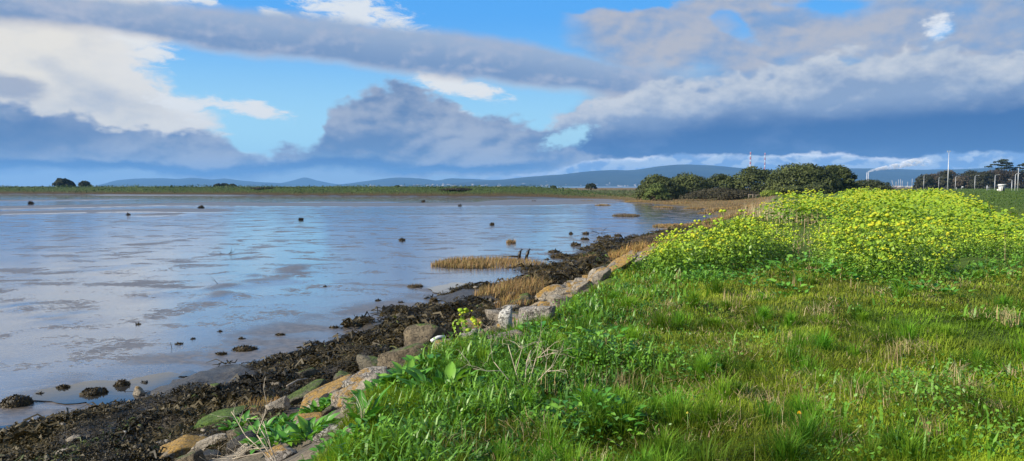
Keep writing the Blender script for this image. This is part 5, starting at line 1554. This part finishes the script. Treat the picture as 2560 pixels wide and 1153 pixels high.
tree_px('bushy_tree', 'low dark evergreen at the right end of the grove', 2110, 2225, 447, 474, 182, 3200, 0.38, OAK0, (0.085, 0.095, 0.04), 7, k=20)
tree_px('bushy_tree', 'light green bush at the left foot of the thicket', 1612, 1672, 456, 490, 172, 1800, 0.34, (0.045, 0.07, 0.016), (0.13, 0.17, 0.04), 8, k=14)
tree_px('thorn_bush', 'low brown gorse like thicket under the evergreens', 1715, 1880, 467, 489, 164, 3600, 0.28, (0.028, 0.026, 0.014), (0.085, 0.075, 0.04), 9, k=26, cat='bush')
tree_px('thorn_bush', 'dark brown thicket beside the timber rails', 1800, 1905, 472, 494, 156, 2600, 0.26, (0.026, 0.024, 0.013), (0.075, 0.065, 0.035), 10, k=20, cat='bush')
tree_px('bushy_tree', 'bright yellow green bush at the foot of the biggest evergreen', 1900, 1950, 474, 497, 148, 1300, 0.28, (0.07, 0.11, 0.015), (0.20, 0.25, 0.03), 11, k=12, cat='bush')
tree_px('bushy_tree', 'dark bush at the base of the biggest evergreen', 1938, 2010, 462, 492, 152, 1800, 0.32, OAK0, OAK1, 12, k=14, cat='bush')
tree_px('bushy_tree', 'dark foot bush right of the biggest evergreen', 2000, 2080, 455, 488, 155, 1800, 0.32, OAK0, OAK1, 13, k=14, cat='bush')
# far left and middle
FD0, FD1 = (0.010, 0.015, 0.007), (0.045, 0.055, 0.022)
tree_px('pine_tree', 'large dark tree on the far bank at left', 135, 180, 443, 464, 430, 1500, 0.9, FD0, FD1, 21, 0.4, 14)
tree_px('pine_tree', 'small dark tree touching the large one on the far bank', 168, 188, 451, 464, 430, 600, 0.8, FD0, FD1, 22, 0.4, 8)
tree_px('pine_tree', 'small dark tree standing alone right of the large one', 197, 226, 451, 463.5, 440, 800, 0.8, FD0, FD1, 23, 0.4, 10)
tree_px('pine_tree', 'left of three low dark trees on the marsh', 533, 556, 458, 466, 480, 500, 0.9, FD0, FD1, 24, 0.3, 8)
tree_px('pine_tree', 'middle of three low dark trees on the marsh', 548, 575, 457, 466, 484, 500, 0.9, FD0, FD1, 25, 0.3, 8)
tree_px('pine_tree', 'right of three low dark trees on the marsh', 570, 592, 459, 466, 480, 500, 0.9, FD0, FD1, 26, 0.3, 8)
tree_px('round_bush', 'small round bush before the foothills', 986, 1001, 462, 469, 420, 350, 0.6, FD0, FD1, 27, 0.2, 6, cat='bush')
tree_px('round_bush', 'tiny round bush right of the foothill bush', 1036, 1044, 466, 470, 420, 150, 0.5, FD0, FD1, 28, 0.2, 4, cat='bush')
tree_px('round_bush', 'small dome bush left of the larger dome on the green bank', 1374, 1392, 463, 470, 330, 350, 0.5, FD0, FD1, 29, 0.4, 6, cat='bush')
tree_px('round_bush', 'larger dome shaped bush on the green bank before the ridge', 1463, 1491, 457, 470, 320, 700, 0.5, FD0, FD1, 30, 0.3, 9, cat='bush')
tree_px('thorn_bush', 'dark brown thicket on the far bank left of middle', 632, 690, 469, 480, 300, 1300, 0.45, (0.02, 0.018, 0.01), (0.06, 0.05, 0.028), 31, None, 18, cat='bush')
tree_px('thorn_bush', 'dark brown thicket on the far bank near the middle', 1105, 1178, 470, 482, 266, 1400, 0.45, (0.02, 0.018, 0.01), (0.06, 0.05, 0.028), 32, None, 20, cat='bush')
tree_px('thorn_bush', 'low green brown scrub further along the far bank', 745, 765, 467, 474, 300, 300, 0.4, FD0, FD1, 33, 0.3, 6, cat='bush')
# woods beyond the field
WD0, WD1 = (0.016, 0.018, 0.010), (0.060, 0.062, 0.032)
BR0, BR1 = (0.04, 0.032, 0.022), (0.105, 0.085, 0.058)
for i, (x0, x1, yt, k0, k1, lab) in enumerate(((2294, 2330, 433, WD0, WD1, 'dark rounded tree at the left edge of the wood beyond the lamps'), (2310, 2348, 432, BR0, BR1, 'brownish tree second in the wood beyond the lamps'), (2338, 2392, 422, BR0, BR1, 'tall brown tree behind the tall mast'),
                                               (2350, 2375, 423, WD0, WD1, 'dark tree directly behind the tall mast'), (2385, 2424, 434, BR0, BR1, 'lower brown tree right of the tall mast'), (2400, 2450, 423, WD0, WD1, 'dark evergreen behind the small sign'),
                                               (2436, 2484, 424, WD0, WD1, 'dark evergreen left of the cedar'), (2466, 2520, 418, BR0, BR1, 'bare brown tree beneath the cedar'), (2505, 2560, 419, BR0, BR1, 'bare brown tree behind the kiosk'), (2550, 2620, 418, BR0, BR1, 'bare brown tree at the right end of the wood'))):
    tree_px('woodland_tree', lab, x0, x1, yt, 474, 440 + 12 * (i % 3), 2200, 0.8, k0, k1, 41 + i, -0.2, 22, wide=1.45)
def cedar(px, ytop, Y, label, seed, w):
    b = atd(px, 474, Y)
    H_ = atd(px, ytop, Y)[2] + 0.2
    q = np.random.default_rng(seed)
    S_ = w / FPX * Y
    lobes = []
    for k, (f, dx, ww) in enumerate(((0.98, 0.05, 0.30), (0.92, -0.12, 0.34), (0.88, 0.28, 0.36), (0.82, -0.30, 0.30), (0.80, 0.10, 0.40), (0.74, 0.34, 0.3), (0.76, -0.42, 0.22), (0.70, 0.0, 0.4))):
        lobes.append((dx * S_, q.normal(0, 0.1) * S_, f * H_, ww * S_ * 0.6, ww * S_ * 0.6, 0.045 * H_))
    tree('cedar_tree', label, (b[0], b[1], -0.25), lobes, 1200, 0.7, (0.010, 0.016, 0.010), (0.04, 0.055, 0.03), H_ * 0.6, 0.35, seed, None, 4)
cedar(2500, 400, 438, 'dark cedar with flat layered branches rising over the wood', 61, 64)
cedar(2556, 409, 440, 'dark layered cedar behind the pole at the right edge', 62, 60)

# leaves and herbs of the far bank and of the strip below the grove
def bank_scrub():
    n = 110000
    r = np.exp(rng.uniform(np.log(135), np.log(480), n)); a = np.radians(rng.uniform(-46, 24, n))
    x, y = r * np.sin(a), r * np.cos(a)
    z, ad, gd, tt = Hgt(x, y, True)
    bank = (1 - sstep(x, 8, 36)) * sstep(y, 150, 190)
    grove = (x > 15) & (gd < -2) & (ad > 20)
    k = ((bank > 0.4) & (ad > 6.5) & ((ad < 30) | (rng.random(n) < 0.5))) | grove
    x, y, z, r, ad = x[k], y[k], z[k], r[k], ad[k]
    n = len(x)
    hz = rng.uniform(0, 1, n) * (0.30 + 1.2 * np.clip(0.4 + 1.8 * fbm(x * 0.15, y * 0.15, 141, 3), 0, 1)) * (1 - 0.3 * sstep(ad, 22, 50))
    P = np.stack([x, y, z + hz], -1)
    N = rng.normal(0, 0.6, (n, 3)); N[:, 2] += 0.5; N[:, 1] -= 0.3
    C = lerp_c((0.022, 0.048, 0.010), (0.085, 0.135, 0.028), np.clip(0.45 + 1.6 * fbm(x * 0.07, y * 0.1, 143, 3) + rng.normal(0, .18, n), 0, 1))
    pale = sstep(ad, 24, 45)[:, None]
    C = C * (1 - 0.6 * pale) + np.array([0.10, 0.115, 0.06]) * 0.6 * pale
    Gb = Geo()
    Gb.add(*cards(P, N, 0.30 * r / 190 * rng.uniform(0.7, 1.4, n), C, 1.6))
    tag(link('bank_scrub', Gb.mesh('bank_scrub', M_CROWN)), 'green herbs and scrub clothing the far bank across the mud', 'undergrowth', None, 'stuff')
bank_scrub()
def field_grass():
    n = 30000
    r = np.exp(rng.uniform(np.log(18), np.log(430), n)); a = np.radians(rng.uniform(16, 42, n))
    x, y = r * np.sin(a), r * np.cos(a)
    z, ad, gd, tt = Hgt(x, y, True)
    k = (gd > 1) & (alex_zone(x, y) < -0.3) & (x > 0.52 * y)
    x, y, z, r = x[k], y[k], z[k], r[k]
    n = len(x)
    C = lerp_c((0.05, 0.11, 0.018), (0.12, 0.18, 0.04), np.clip(0.5 + 1.6 * fbm(x * 0.06, y * 0.06, 151, 3) + rng.normal(0, .15, n), 0, 1))
    Gf = Geo()
    Gf.add(*blades(np.stack([x, y, z - 0.01], -1), rng.uniform(0.06, 0.14, n) * np.clip(r / 60, 1, 2.5), 0.02 * np.clip(r / 25, 1, 14), rng.uniform(0, 6.28, n), rng.uniform(0.2, 1, n), C))
    tag(link('field_grass', Gf.mesh('field_grass', M_GRASS)), 'short grass of the open field behind the yellow plants', 'grass', None, 'stuff')
field_grass()

# ------------------------------------------------------------------ street furniture on the field's edge
def piece(name, parts, mat, parent, smooth=False):
    gg = Geo()
    for V, F in parts:
        gg.add(V, F, (0.5, 0.5, 0.5))
    V, F, C = gg.arrays()
    return link(name, mesh_np(name, V, F, mat, None, smooth), parent)

def box(cx, cy, cz, sx, sy, sz):
    V = np.array([(cx + sx / 2 * i, cy + sy / 2 * j, cz + sz / 2 * k) for k in (-1, 1) for j in (-1, 1) for i in (-1, 1)])
    F = np.array([(0, 2, 3, 1), (4, 5, 7, 6), (0, 1, 5, 4), (2, 6, 7, 3), (0, 4, 6, 2), (1, 3, 7, 5)])
    return V, [F]

def lamp(px, ytop, ybase, arm, label):
    Y = (EYE - 0.05) * FPX / (ybase - HORIZON)
    Y = min(max(Y, 230), 430)
    b = atd(px, ybase, Y)
    H_ = atd(px, ytop, Y)[2]
    t = empty('street_lamp', (b[0], b[1], 0.0))
    tag(t, label, 'street lamp', 'street lamps along the road')
    h = H_ - 0.0
    piece('post', [tube([(0, 0, -0.2), (0, 0, h * 0.25), (0, 0, h * 0.93)], [0.13, 0.10, 0.085], 8)], M_GALV, t, True)
    piece('arm', [tube([(0, 0, h * 0.92), (arm * 0.12, 0, h * 0.97), (arm * 0.5, 0, h * 0.995), (arm, 0, h)], [0.08, 0.075, 0.07, 0.07], 6)], M_GALV, t, True)
    piece('lantern', [box(arm * 1.18, 0, h - 0.03, abs(arm) * 0.42, 0.28, 0.14)], M_GALV, t)
for a in ((2309, 437, 470.5, 1.6, 'leftmost lamp post, before the edge of the wood'), (2346.5, 443, 470.5, 1.6, 'lamp post left of the tall mast'), (2388, 441, 473, 1.5, 'lamp post right of the tall mast'), (2436.5, 439, 474, 1.4, 'lamp post midway between the mast and the kiosk'),
          (2486.5, 437, 476, 1.3, 'lamp post immediately left of the kiosk'), (2529, 449, 476.5, -0.9, 'short lamp post right of the kiosk with its arm to the left'), (2537, 434, 477.5, 1.2, 'lamp post beside the tall pole at the right edge')):
    lamp(*a)
b = atd(2369, 472.5, 320); h = atd(2369, 377, 320)[2]
t = empty('floodlight_mast', (b[0], b[1], 0))
tag(t, 'tall steel mast with a small head rising above the wood', 'mast')
piece('pole', [tube([(0, 0, -0.2), (0, 0, h * 0.4), (0, 0, h * 0.96)], [0.24, 0.19, 0.11], 10)], M_GALV, t, True)
piece('crossarm', [box(-0.1, 0, h * 0.965, 1.3, 0.12, 0.12)], M_GALV, t)
for dx in (-0.6, 0.4):
    piece('floodlight', [box(dx, -0.1, h * 0.985, 0.36, 0.3, 0.42)], M_GALV, t)
b = atd(2544, 478, 250); h = atd(2544, 421, 250)[2]
t = empty('steel_pole', (b[0], b[1], 0))
tag(t, 'plain tall steel pole at the right edge before the cedar', 'pole')
piece('shaft', [tube([(0, 0, -0.2), (0, 0, h * 0.5), (0, 0, h)], [0.15, 0.12, 0.09], 8)], M_GALV, t, True)
piece('cap', [box(0, 0, h + 0.06, 0.25, 0.25, 0.12)], M_GALV, t)
# sign
b = atd(2404, 472, 300)
t = empty('road_sign', (b[0], b[1], 0)); tag(t, 'small white finger sign on a post between the lamps', 'sign')
piece('post', [tube([(0, 0, -0.1), (0, 0, 1.5)], [0.06, 0.05], 6)], M_GALV, t); piece('panel', [box(0.45, 0, 1.25, 0.8, 0.06, 0.42)], M_WHITE, t)
# bollard-like post
b = atd(2391, 473, 290)
t = empty('short_post', (b[0], b[1], 0)); tag(t, 'short grey post just right of a lamp post', 'post')
piece('shaft', [tube([(0, 0, -0.1), (0, 0, 1.1)], [0.07, 0.07], 6)], M_GALV, t); piece('cap', [box(0, 0, 1.13, 0.2, 0.2, 0.06)], M_GALV, t)
# kiosk: round roof on slanting legs, pale body
b = atd(2503, 477, 240)
t = empty('kiosk', (b[0], b[1], 0)); tag(t, 'small pale kiosk with a flat round roof and slanted struts', 'kiosk')
ringp = lambda z, r, k=12: np.stack([r * np.cos(np.linspace(0, 6.2832, k, endpoint=False)), r * np.sin(np.linspace(0, 6.2832, k, endpoint=False)), np.full(k, z)], -1)
piece('body', [tube([(0.15, 0, -0.1), (0.15, 0, 2.0)], [0.85, 0.95], 12)], M_WALL, t, False)
piece('roof', [tube([(0.2, 0, 2.0), (0.2, 0, 2.2), (0.2, 0, 2.26)], [1.15, 1.2, 0.95], 14)], M_WHITE, t)
piece('door', [box(0.1, -0.95, 0.9, 0.6, 0.08, 1.7)], M_DARKGLASS, t)
for dx in (-1.35, -0.9, -0.45):
    piece('strut', [tube([(dx, -1.0, -0.1), (dx + 0.35, -0.95, 1.8)], [0.08, 0.08], 6)], M_WHITE, t)
piece('canopy', [box(-0.75, -0.5, 1.86, 1.3, 1.0, 0.1)], M_WHITE, t)
b = atd(2470, 475.5, 255)
t = empty('barrier_gate', (b[0], b[1], 0)); tag(t, 'grey barrier with a post and two rails left of the kiosk', 'gate')
piece('post', [box(-0.35, 0, 0.9, 0.22, 0.22, 1.9)], M_GALV, t)
for z_ in (0.55, 1.25):
    piece('rail', [box(0.55, 0, z_, 1.6, 0.08, 0.12)], M_GALV, t)
b = atd(2486, 476.3, 262)
t = empty('boulder_marker', (b[0] - 0.15, b[1] - 2, 0.2)); tag(t, 'small pale round marker at the foot of the lamp by the kiosk', 'marker')
V, F = rock_mesh(5, (0.65, 0.6, 0.8), 20, 2, 0.02); link('stone', mesh_np('stone', V, [F], M_WHITE, None, True), t)
# timber rails by the thicket
p = hit(1885, 497)
t = empty('timber_rails', (p.x, p.y, p.z)); tag(t, 'grey timber rail fence standing on the marsh below the thicket', 'fence')
sc = p.y / FPX
for dx in (-13, -3, 5):
    piece('post', [box(dx * sc, 0, 5 * sc, 1.6 * sc, 1.6 * sc, 11 * sc)], M_TIMBER, t)
piece('top_rail', [box(-4 * sc, 0, 10.2 * sc, 21 * sc, 1.2 * sc, 1.4 * sc)], M_TIMBER, t)
piece('rail', [box(13 * sc, 0, 9.4 * sc, 15 * sc, 0.9 * sc, 1.1 * sc)], M_TIMBER, t)
piece('brace', [box(0.8 * sc, 0, 6 * sc, 8 * sc, 1.0 * sc, 1.2 * sc)], M_TIMBER, t)

# boats laid up beyond the stand
for i, (px, yt, hullc, lab, lean) in enumerate(((2233, 451, M_PALE, 'sailing boat with a leaning mast left of the red hulled one', -0.28), (2239, 454, M_RED, 'red hulled sailing boat at the left of the moorings', 0.0), (2245, 449, M_PALE, 'white sailing boat with the tallest thin mast', 0), (2250, 448, M_PALE, 'white sailing boat next to the tallest thin mast', 0),
                                                (2254.5, 452, M_PALE, 'white sailing boat in the middle of the moorings', 0), (2268, 455, M_PALE, 'white sailing boat with a short mast near the wood', 0), (2279, 447, M_PALE, 'white sailing boat nearest the wood', 0), (2291, 459, M_PALE, 'white sailing dinghy hull up against the wood', 0))):
    Y = 560 + 14 * (i % 3)
    b = atd(px, 466, Y)
    h = atd(px, yt, Y)[2]
    t = empty('sailing_boat', (b[0], b[1], 0.2)); tag(t, lab, 'boat', 'boats moored beyond the bank')
    L_ = 5.0
    st = []
    for k, f in enumerate(np.linspace(-0.5, 0.5, 7)):
        w_ = 0.85 * (1 - (abs(f) * 2) ** 2.4) + 0.05
        st += [(f * L_, -w_, 1.0 + 0.3 * f), (f * L_, -w_ * 0.6, 0.2), (f * L_, w_ * 0.6, 0.2), (f * L_, w_, 1.0 + 0.3 * f)]
    i4 = np.arange(6)[:, None] * 4
    F = np.concatenate([i4 + np.array([[a_, a_ + 1, a_ + 5, a_ + 4]]) for a_ in range(3)] + [i4 + np.array([[3, 0, 4, 7]])])
    link('hull', mesh_np('hull', np.array(st), [F], hullc, None, True), t)
    piece('mast', [tube([(0.3, 0, 0.6), (0.3 + lean * h * 0.9, 0, h - 0.2)], [0.16, 0.12], 6)], M_PALE, t)
    piece('boom', [tube([(0.3, 0, 1.7), (-1.9, 0, 1.7)], [0.07, 0.05], 5)], M_PALE, t)
    piece('cabin', [box(0.5, 0, 1.25, 1.6, 0.9, 0.5)], M_PALE, t)

# ------------------------------------------------------------------ far industry and town
def chimney(px, ytop, Y, r, label, group):
    b = atd(px, HORIZON, Y); h = atd(px, ytop, Y)[2]
    t = empty('chimney', (b[0], b[1], 0)); tag(t, label, 'chimney', group)
    piece('shaft', [tube([(0, 0, -4), (0, 0, h * 0.5)], [r * 1.35, r * 1.12], 14)], M_PALE, t, True)
    n = 7
    for i in range(n):
        z0, z1 = h * (0.5 + 0.5 * i / n), h * (0.5 + 0.5 * (i + 1) / n)
        r0, r1 = r * (1.12 - 0.14 * i / n), r * (1.12 - 0.14 * (i + 1) / n)
        piece('red_band' if i % 2 == 0 else 'white_band', [tube([(0, 0, z0), (0, 0, z1)], [r0, r1], 14)], M_RED if i % 2 == 0 else M_PALE, t, False)
    piece('rim', [tube([(0, 0, h), (0, 0, h * 1.012)], [r * 1.05, r * 1.05], 14)], M_GALV, t)
chimney(1875, 381, 4450, 4.4, 'nearer red and white banded chimney, the thicker of two', 'banded chimneys')
chimney(1911, 383, 4700, 3.5, 'thinner red and white banded chimney on the right', 'banded chimneys')
for px, lab in ((2166.5, 'left of two slim white smoking chimneys'), (2170.3, 'right of two slim white smoking chimneys')):
    b = atd(px, HORIZON, 4200); h = atd(px, 431.5, 4200)[2]
    t = empty('chimney', (b[0], b[1], 0)); tag(t, lab, 'chimney', 'slim white chimneys')
    piece('shaft', [tube([(0, 0, -4), (0, 0, h)], [2.9, 2.5], 10)], M_PALE, t, True)
    piece('rim', [tube([(0, 0, h), (0, 0, h + 1.5)], [2.8, 2.8], 10)], M_GALV, t)
# smoke: a widening plume that drifts to the right
def smoke():
    p0 = np.array(atd(2170, 430, 4200)); p1 = np.array(atd(2330, 401, 4200))
    k = 28
    f = np.linspace(0, 1, k)
    path = p0[None] + (p1 - p0)[None] * f[:, None]
    path[:, 2] = p0[2] + (p1[2] - p0[2]) * f ** 0.8
    path[:, 2] += 5 * np.sin(f * 11) * f
    V, F = tube(path, 4 + 26 * f ** 0.85, 14)
    m, g, out = new_mat('smoke_plume')
    tc = g.node('ShaderNodeTexCoord'); geo = g.node('ShaderNodeNewGeometry')
    sep = g.node('ShaderNodeSeparateXYZ'); g.put(sep.inputs[0], geo.outputs['Position'])
    u = g.ss(sep.outputs[0], float(p0[0]), float(p1[0]), 0, 1, 'LINEAR')
    n = g.noise(g.mapping(geo.outputs['Position'], (1, 1, 1.2)), 0.035, 5, 0.6)
    dens = g.mul(g.ss(g.sub(n, g.mul(u, 0.10)), 0.36, 0.56), g.ss(u, 1.05, 0.55, 0.0, 1.0))
    pv = g.node('ShaderNodeVolumePrincipled')
    pv.inputs['Color'].default_value = (0.97, 0.97, 0.97, 1)
    pv.inputs['Density Attribute'].default_value = ''
    pv.inputs['Anisotropy'].default_value = -0.35
    g.put(pv.inputs['Density'], g.mul(dens, 0.11))
    g.nt.links.new(pv.outputs[0], out.inputs['Volume'])
    m.cycles.volume_step_rate = 1.0 if hasattr(m.cycles, 'volume_step_rate') else 1
    tag(link('smoke', mesh_np('smoke', V, F, m)), 'white smoke plume drifting right from the slim chimneys', 'smoke', None, 'stuff')
smoke()
# town under the ridge
def town():
    base = []
    for i in range(5):
        w, d, h = ((1.0, 0.8, 0.55), (1.6, 0.9, 0.42), (0.8, 0.7, 0.8), (2.2, 1.0, 0.36), (0.6, 0.6, 1.3))[i]
        wall = mesh_np('wall', *box(0, 0, h / 2, w, d, h), M_TOWN)
        V = np.array([(-w / 2 * 1.04, -d / 2 * 1.06, h), (w / 2 * 1.04, -d / 2 * 1.06, h), (w / 2 * 1.04, d / 2 * 1.06, h), (-w / 2 * 1.04, d / 2 * 1.06, h), (-w / 2, 0, h + 0.22 * d), (w / 2, 0, h + 0.22 * d)])
        roof = mesh_np('roof', V, [np.array([(0, 1, 5, 4), (2, 3, 4, 5)]), np.array([(0, 4, 3), (1, 2, 5)])], M_ROOF)
        base.append((wall, roof))
    for i in range(95):
        px = 880 + 800 * rng.random() ** 0.8
        Y = rng.uniform(6100, 6350)
        up = rng.random() ** 2 * 10 * min(1, max(0, (px - 900) / 500))
        p = atd(px, 465.5 - up, Y + up * 130)
        wl, rf = base[int(rng.integers(5))]
        t = empty('town_building', (p[0], p[1], p[2] - 4), rng.uniform(-0.5, 0.5))
        s = rng.uniform(10, 22)
        t.scale = (s, s, s * 0.8)
        tag(t, 'tiny pale building of the town at the foot of the hills', 'building', 'far town below the ridge')
        link('wall', wl, t); link('roof', rf, t)
town()

# ------------------------------------------------------------------ air
def haze():
    hw, top, bot = 16000.0, 330.0, -5.0
    V, F = box(0, 0, (top + bot) / 2, 2 * hw, 2 * hw, top - bot)
    m, g, out = new_mat('haze_air')
    pv = g.node('ShaderNodeVolumePrincipled')
    pv.inputs['Color'].default_value = (0.21, 0.47, 0.86, 1)
    pv.inputs['Density'].default_value = 8e-5
    pv.inputs['Density Attribute'].default_value = ''
    pv.inputs['Anisotropy'].default_value = 0.0
    g.nt.links.new(pv.outputs[0], out.inputs['Volume'])
    try:
        m.cycles.homogeneous_volume = True
    except Exception:
        pass
    tag(link('haze', mesh_np('haze', V, F, m)), 'thin blue air that fades the distant hills', 'haze', None, 'stuff')
haze()
